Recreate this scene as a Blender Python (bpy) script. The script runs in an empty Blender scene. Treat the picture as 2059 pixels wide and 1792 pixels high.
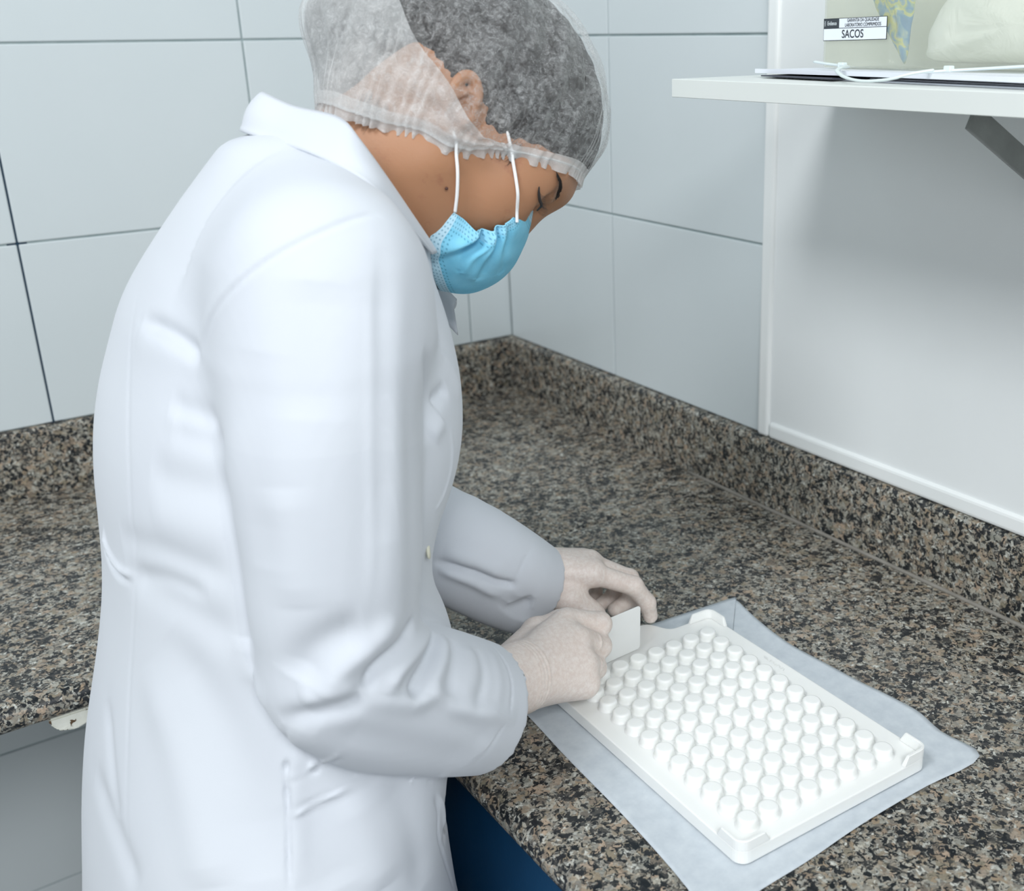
import bpy, bmesh, math, random
import numpy as np
from mathutils import Matrix, Vector
random.seed(7)
scene = bpy.context.scene
COL = scene.collection
# ------------------------------------------------------------------ camera
cam_d = bpy.data.cameras.new('camera')
cam_d.sensor_fit = 'HORIZONTAL'
cam_d.sensor_width = 36.0
cam_d.lens = 38.851
cam_d.shift_x = -0.12852
cam_d.shift_y = -0.01345
cam_d.clip_start = 0.02
cam_d.dof.use_dof = True
cam_d.dof.focus_distance = 1.0
cam_d.dof.aperture_fstop = 6.5
cam = bpy.data.objects.new('camera', cam_d)
COL.objects.link(cam)
cam.matrix_world = Matrix(((0.7987, 0.2136, -0.5623, -0.9600),
                           (-0.6016, 0.2656, -0.7534, -1.6711),
                           (-0.0116, 0.9401, 0.3407, 1.5011),
                           (0, 0, 0, 1)))
m3 = cam.matrix_world.to_3x3().normalized()
cam.matrix_world = Matrix.Translation((-0.9600, -1.6711, 1.5011)) @ m3.to_quaternion().to_matrix().to_4x4()
scene.camera = cam
# ------------------------------------------------------------------ world and lamps
world = bpy.data.worlds.new('world')
scene.world = world
world.use_nodes = True
world.node_tree.nodes['Background'].inputs[0].default_value = (0.84, 0.93, 1.0, 1)
world.node_tree.nodes['Background'].inputs[1].default_value = 0.30
def area(name, loc, target, sx, sy, power, col):
    d = bpy.data.lights.new(name, 'AREA')
    d.shape = 'RECTANGLE'; d.size = sx; d.size_y = sy; d.energy = power; d.color = col
    o = bpy.data.objects.new(name, d); COL.objects.link(o)
    o.location = loc
    o.rotation_euler = (Vector(target) - Vector(loc)).to_track_quat('-Z', 'Y').to_euler()
    return o
area('ceiling_lamp', (-2.35, -1.5, 3.45), (-0.45, -0.9, 1.1), 0.8, 0.8, 43, (0.95, 0.98, 1.0))
area('window_light', (-2.9, -3.4, 1.95), (-0.45, -0.8, 1.1), 1.6, 1.4, 22, (0.93, 0.965, 1.0))
area('ceiling_lamp_rear', (-1.5, -3.6, 3.2), (-0.45, -0.9, 1.0), 1.2, 0.7, 48, (0.95, 0.98, 1.0))
scene.view_settings.view_transform = 'Standard'
scene.view_settings.look = 'None'
scene.view_settings.exposure = 0.14
scene.view_settings.gamma = 1.0
scene.view_settings.use_curve_mapping = False
scene.cycles.use_denoising = True
scene.cycles.max_bounces = 8
scene.cycles.transparent_max_bounces = 24
# ------------------------------------------------------------------ helpers
def srgb(r, g, b):
    f = lambda c: c / 12.92 if c <= 0.04045 else ((c + 0.055) / 1.055) ** 2.4
    return (f(r / 255), f(g / 255), f(b / 255), 1.0)
class NT:
    """tiny node builder"""
    def __init__(s, name):
        s.m = bpy.data.materials.new(name); s.m.use_nodes = True
        s.t = s.m.node_tree; s.b = s.t.nodes['Principled BSDF']; s.out = s.t.nodes['Material Output']
    def n(s, typ, **kw):
        nd = s.t.nodes.new(typ)
        for k, v in kw.items():
            if k in nd.inputs.keys(): nd.inputs[k].default_value = v
            else: setattr(nd, k, v)
        return nd
    def l(s, a, b): s.t.links.new(a, b)
    def coord(s, scale=(1, 1, 1), which='Object'):
        tc = s.n('ShaderNodeTexCoord'); mp = s.n('ShaderNodeMapping')
        mp.inputs['Scale'].default_value = scale
        s.l(tc.outputs[which], mp.inputs['Vector'])
        return mp.outputs['Vector']
    def noise(s, vec, scale, detail=4, rough=0.5, dist=0.0):
        nd = s.n('ShaderNodeTexNoise'); nd.inputs['Scale'].default_value = scale
        nd.inputs['Detail'].default_value = detail; nd.inputs['Roughness'].default_value = rough
        nd.inputs['Distortion'].default_value = dist
        s.l(vec, nd.inputs['Vector']); return nd.outputs['Fac']
    def ramp(s, fac, stops, interp='LINEAR'):
        nd = s.n('ShaderNodeValToRGB'); cr = nd.color_ramp; cr.interpolation = interp
        while len(cr.elements) < len(stops): cr.elements.new(0.5)
        for e, (p, c) in zip(cr.elements, stops):
            e.position = p; e.color = c if len(c) == 4 else (*c, 1)
        s.l(fac, nd.inputs['Fac']); return nd.outputs['Color']
    def mix(s, fac, a, b, blend='MIX'):
        nd = s.n('ShaderNodeMix', data_type='RGBA', blend_type=blend)
        for sock, v in ((nd.inputs[0], fac), (nd.inputs[6], a), (nd.inputs[7], b)):
            if hasattr(v, 'is_linked'): s.l(v, sock)
            else: sock.default_value = v
        return nd.outputs[2]
    def math(s, op, a, b=0.0, c=0.0):
        nd = s.n('ShaderNodeMath', operation=op)
        for sock, v in zip(nd.inputs, (a, b, c)):
            if hasattr(v, 'is_linked'): s.l(v, sock)
            else: sock.default_value = v
        return nd.outputs[0]
    def bump(s, h, strength=0.3, dist=0.001):
        nd = s.n('ShaderNodeBump'); nd.inputs['Strength'].default_value = strength
        nd.inputs['Distance'].default_value = dist
        s.l(h, nd.inputs['Height']); s.l(nd.outputs['Normal'], s.b.inputs['Normal']); return nd
    def set(s, **kw):
        for k, v in kw.items():
            k = {'col': 'Base Color', 'rough': 'Roughness', 'spec': 'Specular IOR Level', 'metal': 'Metallic',
                 'sss': 'Subsurface Weight', 'alpha': 'Alpha', 'trans': 'Transmission Weight', 'coat': 'Coat Weight',
                 'sheen': 'Sheen Weight'}.get(k, k)
            if hasattr(v, 'is_linked'): s.l(v, s.b.inputs[k])
            else: s.b.inputs[k].default_value = v
        return s
def plain(name, col, rough=0.5, **kw):
    t = NT(name); t.set(col=col, rough=rough, **kw); return t.m
def link(name, me, mat=None, parent=None, **props):
    o = bpy.data.objects.new(name, me)
    COL.objects.link(o)
    if mat is not None:
        if len(me.materials) == 0: me.materials.append(mat)
    if parent is not None: o.parent = parent
    for k, v in props.items(): o[k] = v
    return o
def empty(name, loc, **props):
    o = bpy.data.objects.new(name, None); COL.objects.link(o)
    o.location = loc; o.empty_display_size = 0.05
    for k, v in props.items(): o[k] = v
    return o
def mesh(name, verts, faces, smooth=False):
    me = bpy.data.meshes.new(name)
    me.from_pydata([tuple(map(float, v)) for v in verts], [], [tuple(map(int, f)) for f in faces])
    me.update()
    if smooth: me.shade_smooth()
    return me
def bm_mesh(name, bm, smooth=False):
    bmesh.ops.recalc_face_normals(bm, faces=bm.faces)
    me = bpy.data.meshes.new(name); bm.to_mesh(me); bm.free()
    if smooth: me.shade_smooth()
    return me
def box_me(name, x0, x1, y0, y1, z0, z1, bev=0.0, seg=2):
    bm = bmesh.new()
    bmesh.ops.create_cube(bm, size=1.0)
    for v in bm.verts:
        v.co = Vector(((x0 + x1) / 2 + v.co.x * (x1 - x0), (y0 + y1) / 2 + v.co.y * (y1 - y0), (z0 + z1) / 2 + v.co.z * (z1 - z0)))
    if bev: bmesh.ops.bevel(bm, geom=bm.edges[:], offset=bev, segments=seg, affect='EDGES', profile=0.5)
    return bm_mesh(name, bm)
def sweep_profile(name, prof, axis, a0, a1, smooth=True, n=1):
    """closed 2D profile extruded along an axis; prof in the two other axes order"""
    V = []; k = len(prof)
    for i in range(n + 1):
        t = a0 + (a1 - a0) * i / n
        for (p, q) in prof:
            V.append((t, p, q) if axis == 0 else (p, t, q) if axis == 1 else (p, q, t))
    F = []
    for i in range(n):
        for j in range(k):
            F.append((i * k + j, i * k + (j + 1) % k, (i + 1) * k + (j + 1) % k, (i + 1) * k + j))
    F.append(tuple(range(k))[::-1]); F.append(tuple(range(n * k, n * k + k)))
    bm = bmesh.new()
    vs = [bm.verts.new(v) for v in V]
    for f in F: bm.faces.new([vs[i] for i in f])
    me = bm_mesh(name, bm)
    return me
def catmull(pts, n=8, closed=False):
    pts = np.asarray(pts, float); out = []; m = len(pts)
    rng = range(m if closed else m - 1)
    for i in rng:
        if closed: p0, p1, p2, p3 = pts[i - 1], pts[i], pts[(i + 1) % m], pts[(i + 2) % m]
        else: p0, p1, p2, p3 = pts[max(i - 1, 0)], pts[i], pts[i + 1], pts[min(i + 2, m - 1)]
        for k in range(n):
            t = k / n
            out.append(0.5 * (2 * p1 + (p2 - p0) * t + (2 * p0 - 5 * p1 + 4 * p2 - p3) * t * t + (3 * p1 - p0 - 3 * p2 + p3) * t ** 3))
    if not closed: out.append(pts[-1])
    return np.array(out)
def tube_me(name, pts, rad, seg=8, flat=None, caps=True, up=None):
    """tube along pts; rad scalar or list; flat = (a,b) ellipse factors"""
    pts = np.asarray(pts, float); n = len(pts)
    rad = np.full(n, rad, float) if np.isscalar(rad) else np.asarray(rad, float)
    V = []; F = []
    tang = np.gradient(pts, axis=0); tang /= np.linalg.norm(tang, axis=1)[:, None] + 1e-12
    ref = np.array(up if up is not None else (0, 0, 1.0)); 
    if up is None and abs(tang[0] @ ref) > 0.9: ref = np.array((1.0, 0, 0))
    fa, fb = flat or (1, 1)
    nrm = ref - tang[0] * (ref @ tang[0]); nrm /= np.linalg.norm(nrm)
    for i in range(n):
        if up is not None: nrm = ref - tang[i] * (ref @ tang[i])
        else: nrm = nrm - tang[i] * (nrm @ tang[i])
        nrm = nrm / (np.linalg.norm(nrm) + 1e-12); bi = np.cross(tang[i], nrm)
        for k in range(seg):
            a = 2 * math.pi * k / seg
            V.append(pts[i] + rad[i] * (fa * math.cos(a) * nrm + fb * math.sin(a) * bi))
    for i in range(n - 1):
        for k in range(seg):
            F.append((i * seg + k, i * seg + (k + 1) % seg, (i + 1) * seg + (k + 1) % seg, (i + 1) * seg + k))
    if caps:
        F.append(tuple(range(seg))[::-1]); F.append(tuple(range((n - 1) * seg, n * seg)))
    return mesh(name, V, F, True)
def solid_poly(name, poly, z0, z1, bev=0.0, seg=2, smooth=False):
    bm = bmesh.new()
    vs = [bm.verts.new((p[0], p[1], z0)) for p in poly]
    f = bm.faces.new(vs)
    r = bmesh.ops.extrude_face_region(bm, geom=[f])
    nv = [v for v in r['geom'] if isinstance(v, bmesh.types.BMVert)]
    bmesh.ops.translate(bm, verts=nv, vec=(0, 0, z1 - z0))
    if bev:
        ed = [e for e in bm.edges if abs(e.verts[0].co.z - z1) < 1e-6 and abs(e.verts[1].co.z - z1) < 1e-6]
        bmesh.ops.bevel(bm, geom=ed, offset=bev, segments=seg, affect='EDGES', profile=0.5)
    return bm_mesh(name, bm, smooth)
# ------------------------------------------------------------------ materials of the setting
def mat_tile():
    t = NT('glazed_tile'); v = t.coord()
    n = t.noise(v, 3.0, 2)
    t.set(col=t.ramp(n, [(0.3, srgb(205, 213, 215)), (0.7, srgb(211, 218, 220))]), rough=0.22, spec=0.4)
    t.bump(t.noise(v, 14, 2), 0.05, 0.002); return t.m
def mat_grout():
    t = NT('grout'); tc = t.n('ShaderNodeTexCoord'); sp = t.n('ShaderNodeSeparateXYZ')
    t.l(tc.outputs['Object'], sp.inputs[0])
    n = t.noise(tc.outputs['Object'], 25, 3)
    base = t.ramp(n, [(0.3, srgb(150, 166, 168)), (0.7, srgb(176, 188, 188))])
    # one stained, nearly black joint on the back wall
    near = t.math('LESS_THAN', t.math('ABSOLUTE', t.math('ADD', sp.outputs[0], 0.747)), 0.012)
    low = t.math('LESS_THAN', sp.outputs[2], 1.375)
    st = t.math('MULTIPLY', near, low)
    t.set(col=t.mix(st, base, srgb(38, 62, 82)), rough=0.9); return t.m
def mat_granite():
    t = NT('granite'); v = t.coord()
    nd = t.n('ShaderNodeTexNoise'); nd.inputs['Scale'].default_value = 150; nd.inputs['Detail'].default_value = 4
    t.l(v, nd.inputs['Vector'])
    wv = t.n('ShaderNodeVectorMath', operation='SCALE'); wv.inputs['Scale'].default_value = 0.008
    sb = t.n('ShaderNodeVectorMath', operation='SUBTRACT'); sb.inputs[1].default_value = (0.5, 0.5, 0.5)
    t.l(nd.outputs['Color'], sb.inputs[0]); t.l(sb.outputs[0], wv.inputs[0])
    ad = t.n('ShaderNodeVectorMath', operation='ADD'); t.l(v, ad.inputs[0]); t.l(wv.outputs[0], ad.inputs[1])
    def vor(sc):
        n = t.n('ShaderNodeTexVoronoi'); n.inputs['Scale'].default_value = sc; n.inputs['Randomness'].default_value = 1
        t.l(ad.outputs[0], n.inputs['Vector']); s = t.n('ShaderNodeSeparateColor'); t.l(n.outputs['Color'], s.inputs[0]); return s.outputs[0], s.outputs[1]
    a, a2 = vor(130); b, b2 = vor(330); c, c2 = vor(210)
    big = t.ramp(a, [(0.0, srgb(156, 138, 116)), (0.2, srgb(132, 126, 110)), (0.36, srgb(174, 154, 134)), (0.52, srgb(132, 132, 124)), (0.68, srgb(178, 174, 162)), (0.84, srgb(108, 102, 94)), (1.0, srgb(156, 138, 118))])
    fine = t.ramp(b, [(0.0, srgb(206, 206, 198)), (0.3, srgb(130, 130, 122)), (0.55, srgb(172, 162, 146)), (0.78, srgb(78, 76, 72)), (1.0, srgb(160, 158, 150))])
    m1 = t.mix(t.ramp(t.noise(ad.outputs[0], 115, 3, 0.6), [(0.46, (0, 0, 0)), (0.54, (1, 1, 1))]), big, fine)
    blk = t.ramp(c2, [(0.0, (0.008, 0.011, 0.014)), (0.7, (0.022, 0.024, 0.027)), (0.95, (0.07, 0.068, 0.062))])
    fl = t.noise(ad.outputs[0], 195, 3, 0.6, 0.8)
    f2 = t.noise(ad.outputs[0], 55, 2, 0.5)
    msk = t.ramp(t.math('ADD', fl, t.math('MULTIPLY', f2, 0.40)), [(0.702, (0, 0, 0)), (0.726, (1, 1, 1))])
    col = t.mix(msk, m1, blk)
    gr = t.noise(ad.outputs[0], 520, 3, 0.65)
    col = t.mix(0.45, col, t.ramp(gr, [(0.28, (0.3, 0.3, 0.3)), (0.5, (0.9, 0.9, 0.88)), (0.72, (1.3, 1.3, 1.3))]), 'MULTIPLY')
    t.set(col=col, rough=0.3, spec=0.35); return t.m
M = {}
M['tile'] = mat_tile(); M['grout'] = mat_grout(); M['granite'] = mat_granite()
def mat_paint(name, c0, c1, rough=0.5, sc=9, bs=0.15):
    t = NT(name); v = t.coord()
    t.set(col=t.ramp(t.noise(v, sc, 4), [(0.3, c0), (0.7, c1)]), rough=rough)
    t.bump(t.noise(v, sc * 6, 3), bs, 0.002); return t.m
M['plaster'] = mat_paint('white_wall_paint', srgb(231, 234, 234), srgb(236, 239, 239), 0.42, 5, 0.12)
M['trim'] = mat_paint('white_gloss_paint', srgb(234, 237, 236), srgb(240, 242, 241), 0.3, 6, 0.08)
M['floor'] = mat_paint('grey_floor', srgb(150, 152, 150), srgb(168, 170, 168), 0.4, 8, 0.05)
M['silicone'] = mat_paint('silicone_bead', srgb(120, 116, 108), srgb(142, 138, 130), 0.6, 40, 0.3)
# ------------------------------------------------------------------ the room
link('floor', box_me('floor', -3.2, 0.12, -4.6, 0.12, -0.06, 0.0), M['floor'], kind='structure')
wall_back = link('wall_back', box_me('wall_back', -3.2, 0.12, -0.004, 0.12, 0, 2.9), M['grout'], kind='structure', label='white tiled back wall with grey joints')
wall_right = link('wall_right', box_me('wall_right', -0.004, 0.12, -4.6, -0.004, 0, 2.9), M['grout'], kind='structure', label='right wall, tiled near the corner and painted beyond')
G = 0.0013
def tile(x0, x1, z0, z1, wall):
    if wall == 'b':
        me = box_me('tile', x0 + G, x1 - G, -0.0068, 0.0, z0 + G, z1 - G, 0.0014, 2); par = wall_back
    else:
        me = box_me('tile', -0.0068, 0.0, x0 + G, x1 - G, z0 + G, z1 - G, 0.0014, 2); par = wall_right
    link('tile', me, M['tile'], par)
rows = [0.996, 1.2465, 1.4965, 1.7465, 1.9965]
cols_b = [-0.0045, -0.0865, -0.4165, -0.7465, -1.0765, -1.4065, -1.7365, -2.0665, -2.3965]
for i in range(len(cols_b) - 1):
    for j in range(len(rows) - 1):
        tile(cols_b[i + 1], cols_b[i], rows[j], rows[j + 1], 'b')
    if True:
        for z0, z1 in ((0.512, 0.762), (0.262, 0.512), (0.012, 0.262), (0.762, 0.868)):
            tile(cols_b[i + 1], cols_b[i], z0, z1, 'b')
cols_r = [-0.0085, -0.3215, -0.6530]
for i in range(2):
    for j in range(len(rows) - 1):
        tile(cols_r[i + 1], cols_r[i], rows[j], rows[j + 1], 'r')
link('plaster_panel', box_me('plaster_panel', -0.010, 0.0, -3.4, -0.668, 1.012, 2.9, 0.003), M['plaster'], wall_right)
link('trim_1', box_me('trim_1', -0.0145, 0.0, -0.6755, -0.6545, 0.9965, 2.9, 0.005, 3), M['trim'], kind='structure', label='white painted strip between the tiles and the painted wall')
link('trim_2', box_me('trim_2', -0.0145, 0.0, -3.4, -0.676, 0.9965, 1.0185, 0.005, 3), M['trim'], kind='structure', label='white painted strip above the granite upstand')
# granite
def bull(front, back, z0, z1, r):
    """profile of a slab, bullnosed front; front/back in the horizontal axis"""
    s = 1 if back > front else -1
    p = [(back, z0), (back, z1)]
    for k in range(0, 9):
        a = math.pi / 2 + math.pi * k / 8
        p.append((front + s * r + s * r * math.cos(a), (z0 + z1) / 2 + (z1 - z0) / 2 * math.sin(a)))
    return p
def slab(name, prof, axis, a0, a1, **kw):
    me = sweep_profile(name, prof, axis, a0, a1)
    me.shade_smooth(); me.set_sharp_from_angle(angle=math.radians(40))
    return link(name, me, M['granite'], **kw)
slab('worktop', bull(-0.584, -0.0005, 0.870, 0.9, 0.015), 0, -2.3, -0.0005, label='speckled granite worktop along the tiled back wall', category='worktop')
slab('worktop', bull(-0.608, -0.0005, 0.870, 0.9, 0.015), 1, -2.7, -0.5855, label='speckled granite worktop carrying the white tablet tray', category='worktop')
def upst(t, z0, z1, r=0.008):
    p = [(-0.0002, z0), (-0.0002, z1)]
    for k in range(5):
        a = math.pi / 2 + math.pi / 2 * k / 4
        p.append((-t + r + r * math.cos(a), z1 - r + r * math.sin(a)))
    p.append((-t, z0)); return p
slab('upstand', upst(0.0195, 0.9003, 0.996), 0, -2.3, -0.0003, label='granite upstand along the foot of the back wall tiles', category='upstand')
slab('upstand', upst(0.0195, 0.9003, 0.996), 1, -2.7, -0.0205, label='granite upstand below the painted right wall', category='upstand')
jn = catmull([(-0.0215, y, 0.9012 + 0.0004 * math.sin(y * 37)) for y in np.linspace(-0.52, -2.6, 26)], 3)
link('silicone_bead', tube_me('silicone_bead', jn, 0.0028, 6), M['silicone'], label='thin silicone bead where the right upstand meets the worktop', category='sealant')
sj = [(x, -0.5848, 0.9001) for x in np.linspace(-0.025, -0.17, 8)]
link('joint_filler', tube_me('joint_filler', sj, 0.0013, 6, flat=(0.5, 1)), M['silicone'], label='thin filler line in the joint between the two worktops', category='sealant')
# blue panel below the right worktop
def mat_blue():
    t = NT('dark_blue_laminate'); v = t.coord((3, 3, 0.6))
    t.set(col=t.ramp(t.noise(v, 6, 3), [(0.3, srgb(0, 56, 92)), (0.7, srgb(3, 67, 106))]), rough=0.45)
    t.bump(t.noise(t.coord(), 260, 2), 0.08, 0.001); return t.m
cab = empty('base_cabinet', (-0.30, -1.6, 0.0), label='dark blue cabinet front under the granite worktop edge', category='cabinet')
def child_at(o, par):
    o.parent = par; o.matrix_parent_inverse = Matrix.Translation(-par.location)
    return o
MB = mat_blue()
child_at(link('plinth', box_me('plinth', -0.54, -0.03, -2.6, -0.6, 0.0, 0.09, 0.002), MB), cab)
child_at(link('body', box_me('body', -0.567, -0.03, -2.6, -0.6, 0.09, 0.8695, 0.001), MB), cab)
for k in range(4):
    y1 = -0.602 - 0.5 * k
    child_at(link('door', box_me('door', -0.585, -0.568, y1 - 0.497, y1, 0.10, 0.866, 0.0015), MB), cab)
# chipped lump under the left worktop
def mat_chip():
    t = NT('chipped_white_paint'); v = t.coord()
    n = t.noise(v, 90, 3, 0.6)
    t.set(col=t.ramp(n, [(0.0, srgb(238, 238, 228)), (0.58, srgb(226, 226, 214)), (0.61, srgb(96, 74, 50)), (1, srgb(70, 52, 36))]), rough=0.6)
    t.bump(n, 0.5, 0.002); return t.m
pf = []
for k in range(13):
    a = math.pi * k / 12
    w = 1 + 0.05 * math.sin(k * 2.3)
    pf.append((-0.855 - 0.0215 * w * math.cos(a), 0.8697 - 0.0195 * w * math.sin(a) ** 0.8))
bm = bmesh.new()
vs = [bm.verts.new((p, -0.574, q)) for p, q in pf]
f = bm.faces.new(vs); r = bmesh.ops.extrude_face_region(bm, geom=[f])
bmesh.ops.translate(bm, verts=[v for v in r['geom'] if isinstance(v, bmesh.types.BMVert)], vec=(0, 0.03, 0))
bmesh.ops.bevel(bm, geom=bm.edges[:], offset=0.0018, segments=2, affect='EDGES')
br = link('support_bracket', bm_mesh('support_bracket', bm), mat_chip(), label='chipped white half-round bracket end under the left granite edge', category='bracket')
link('arm', box_me('arm', -0.866, -0.844, -0.545, -0.002, 0.851, 0.8695, 0.001), M['trim'], br)
# ------------------------------------------------------------------ paper and tablet tray
def mat_paper():
    t = NT('glassine_paper'); v = t.coord()
    n = t.noise(v, 70, 5, 0.65)
    t.set(col=t.ramp(n, [(0.3, srgb(190, 198, 205)), (0.7, srgb(206, 213, 218))]), rough=0.5, spec=0.3)
    t.bump(t.noise(v, 9, 3), 0.3, 0.004); return t.m
pap = np.array([(-0.520, -0.842), (-0.42, -0.8375), (-0.323, -0.8367), (-0.226, -0.8440), (-0.2215, -0.852), (-0.2276, -0.8744), (-0.2385, -0.930), (-0.2395, -0.9724), (-0.2361, -1.0372),
    (-0.2335, -1.08), (-0.2312, -1.1141), (-0.2385, -1.15), (-0.2411, -1.1944), (-0.31, -1.1935), (-0.3791, -1.1924), (-0.44, -1.1950), (-0.5019, -1.1959),
    (-0.560, -1.199), (-0.5448, -1.1628), (-0.5343, -1.0644), (-0.5274, -0.9606), (-0.5223, -0.8972)])
bm = bmesh.new()
gx, gy = 34, 40
def paper_z(x, y):
    return 0.9006 + 0.0004 * math.sin(x * 90 + y * 40) + 0.0004 * math.sin(y * 60)
# triangulated fan of the outline plus an inner ring that lies flat under the tray
outl = catmull(pap, 4, True)
ctr = np.array((-0.385, -1.02))
rings = [1.0, 0.97, 0.92, 0.85, 0.6, 0.3]
idx = []
for s in rings:
    row = []
    for i, p in enumerate(outl):
        q = ctr + (p - ctr) * s
        lift = max(0.0, (s - 0.93) / 0.07)
        z = 0.9006 + lift * (0.0006 + 0.0006 * math.sin(i * 0.37) + 0.0003 * math.sin(i * 1.1))
        row.append(bm.verts.new((q[0], q[1], z)))
    idx.append(row)
n = len(outl)
for a, b in zip(idx, idx[1:]):
    for i in range(n): bm.faces.new((a[i], a[(i + 1) % n], b[(i + 1) % n], b[i]))
bm.faces.new(idx[-1])
me = bm_mesh('paper_sheet', bm, True)
po = link('paper_sheet', me, mat_paper(), label='sheet of translucent grey-white paper under the tablet tray', category='paper')
md = po.modifiers.new('t', 'SOLIDIFY'); md.thickness = 0.0003; md.offset = 1
def mat_plastic():
    t = NT('white_plastic')
    t.set(col=srgb(243, 244, 241), rough=0.28, spec=0.45, sss=0.3)
    t.b.inputs['Subsurface Radius'].default_value = (0.005, 0.005, 0.0045)
    t.b.inputs['Subsurface Scale'].default_value = 1.0
    return t.m
M['plastic'] = mat_plastic()
TR = math.radians(-1.8)
TC = Vector((-0.3905, -1.0235, 0.9024))
tray = empty('tablet_tray', TC, label='white plastic tablet tray with rows of round pegs on the paper', category='tray')
tray.rotation_euler = (0, 0, TR)
HX, HY = 0.1045, 0.1505
def rrect(hx, hy, r, n=6):
    p = []
    for cx, cy, a0 in ((hx - r, hy - r, 0), (-hx + r, hy - r, 90), (-hx + r, -hy + r, 180), (hx - r, -hy + r, 270)):
        for k in range(n + 1):
            a = math.radians(a0 + 90 * k / n); p.append((cx + r * math.cos(a), cy + r * math.sin(a)))
    return p
# plate outline with a grip tab in the middle of the far edge
out0 = rrect(HX, HY, 0.010)
out = []
sg = lambda v: 1 / (1 + math.exp(-v / 0.0030))
for i, p in enumerate(out0):
    out.append(p)
    if i == 6:
        for k in range(0, 49):
            x = 0.0720 - 0.144 * k / 48
            out.append((x, HY + 0.0265 * sg(0.0460 - abs(x))))
plate = link('plate', solid_poly('plate', out, 0.0, 0.0118, 0.0012, 3), M['plastic'], tray)
# corner rims
def rim(sx, sy, lx, ly):
    path = []
    r = 0.0095
    path.append((HX - lx, HY)); 
    path.append((HX - r, HY))
    for k in range(1, 6):
        a = math.radians(90 - 90 * k / 6); path.append((HX - r + r * math.cos(a), HY - r + r * math.sin(a)))
    path.append((HX, HY - r)); path.append((HX, HY - ly))
    path = np.array(path)
    th = 0.0042
    tang = np.gradient(path, axis=0); tang /= np.linalg.norm(tang, axis=1)[:, None]
    nin = np.stack([tang[:, 1], -tang[:, 0]], 1)
    if (nin[0] @ np.array((0, -1.0))) < 0: nin = -nin
    inn = path + nin * th
    n = len(path); top = 0.0212; bot = 0.0112; sl = 0.005
    t0 = (path[1] - path[0]) / np.linalg.norm(path[1] - path[0]); t1 = (path[-2] - path[-1]) / np.linalg.norm(path[-2] - path[-1])
    V = []
    for i in range(n):
        o_t, i_t = path[i].copy(), inn[i] - nin[i] * 0.0014
        if i == 0: o_t = o_t + t0 * sl; i_t = i_t + t0 * sl
        if i == n - 1: o_t = o_t + t1 * sl; i_t = i_t + t1 * sl
        V += [(*path[i], bot), (*o_t, top), (*i_t, top), (*inn[i], bot)]
    V = [(v[0] * sx, v[1] * sy, v[2]) for v in V]
    F = []
    for i in range(n - 1):
        for k in range(4):
            F.append((i * 4 + k, i * 4 + (k + 1) % 4, i * 4 + 4 + (k + 1) % 4, i * 4 + 4 + k))
    F += [(0, 1, 2, 3), (n * 4 - 1, n * 4 - 2, n * 4 - 3, n * 4 - 4)]
    bm = bmesh.new(); vs = [bm.verts.new(v) for v in V]
    for f in F: bm.faces.new([vs[i] for i in f])
    bmesh.ops.recalc_face_normals(bm, faces=bm.faces)
    ed = [e for e in bm.edges if e.calc_face_angle(0) > 0.6]
    bmesh.ops.bevel(bm, geom=ed, offset=0.0008, segments=2, affect='EDGES')
    me = bm_mesh('corner_rim', bm)
    link('corner_rim', me, M['plastic'], tray)
for sx, sy in ((1, 1), (1, -1), (-1, -1), (-1, 1)):
    rim(sx, sy, 0.030, 0.030)
# pegs: one lathe shared by all
prof = [(0.0, 0.0088), (0.0059, 0.0088), (0.0064, 0.0088), (0.0073, 0.0085), (0.0081, 0.0077), (0.0084, 0.0066), (0.0084, 0.0030), (0.0087, 0.0016), (0.0095, 0.0006), (0.0104, 0.0)]
V = [(0, 0, prof[0][1])]; F = []; SG = 28
for r, z in prof[1:]:
    for k in range(SG): V.append((r * math.cos(2 * math.pi * k / SG), r * math.sin(2 * math.pi * k / SG), z))
for k in range(SG): F.append((0, 1 + k, 1 + (k + 1) % SG))
for j in range(len(prof) - 2):
    for k in range(SG):
        a = 1 + j * SG
        F.append((a + k, a + SG + k, a + SG + (k + 1) % SG, a + (k + 1) % SG))
peg_me = mesh('peg', V, F, True)
peg_me.materials.append(M['plastic'])
PX, PY = 0.02165, 0.0220
for j in range(12):
    for i in range(8):
        o = bpy.data.objects.new('peg', peg_me); COL.objects.link(o); o.parent = tray
        o.location = (-0.0025 + (i - 3.5) * PX, -0.0060 + (5.5 - j) * PY, 0.0116)
# small embossed maker's mark along the right margin: worn strokes, not legible
bm = bmesh.new()
for k, (dy, ln, tilt) in enumerate([(0.0, 0.0052, 0.9), (0.0022, 0.0052, 0.9), (0.0044, 0.0052, 0.9), (0.0085, 0.0042, 0.2), (0.0105, 0.0042, -0.3), (0.0135, 0.0036, 0.9), (0.0165, 0.0036, 0.1), (0.0195, 0.0040, -0.2), (0.0225, 0.0036, 0.7), (0.0255, 0.0042, 0.0), (0.0285, 0.0034, 0.5)]):
    m = Matrix.Translation((0.0955, 0.052 - dy, 0.01185)) @ Matrix.Rotation(tilt, 4, 'Z') @ Matrix.Diagonal((ln, 0.0007, 0.00018, 1))
    bmesh.ops.create_cube(bm, size=1.0, matrix=m)
link('embossed_mark', bm_mesh('embossed_mark', bm), M['plastic'], tray)
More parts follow.
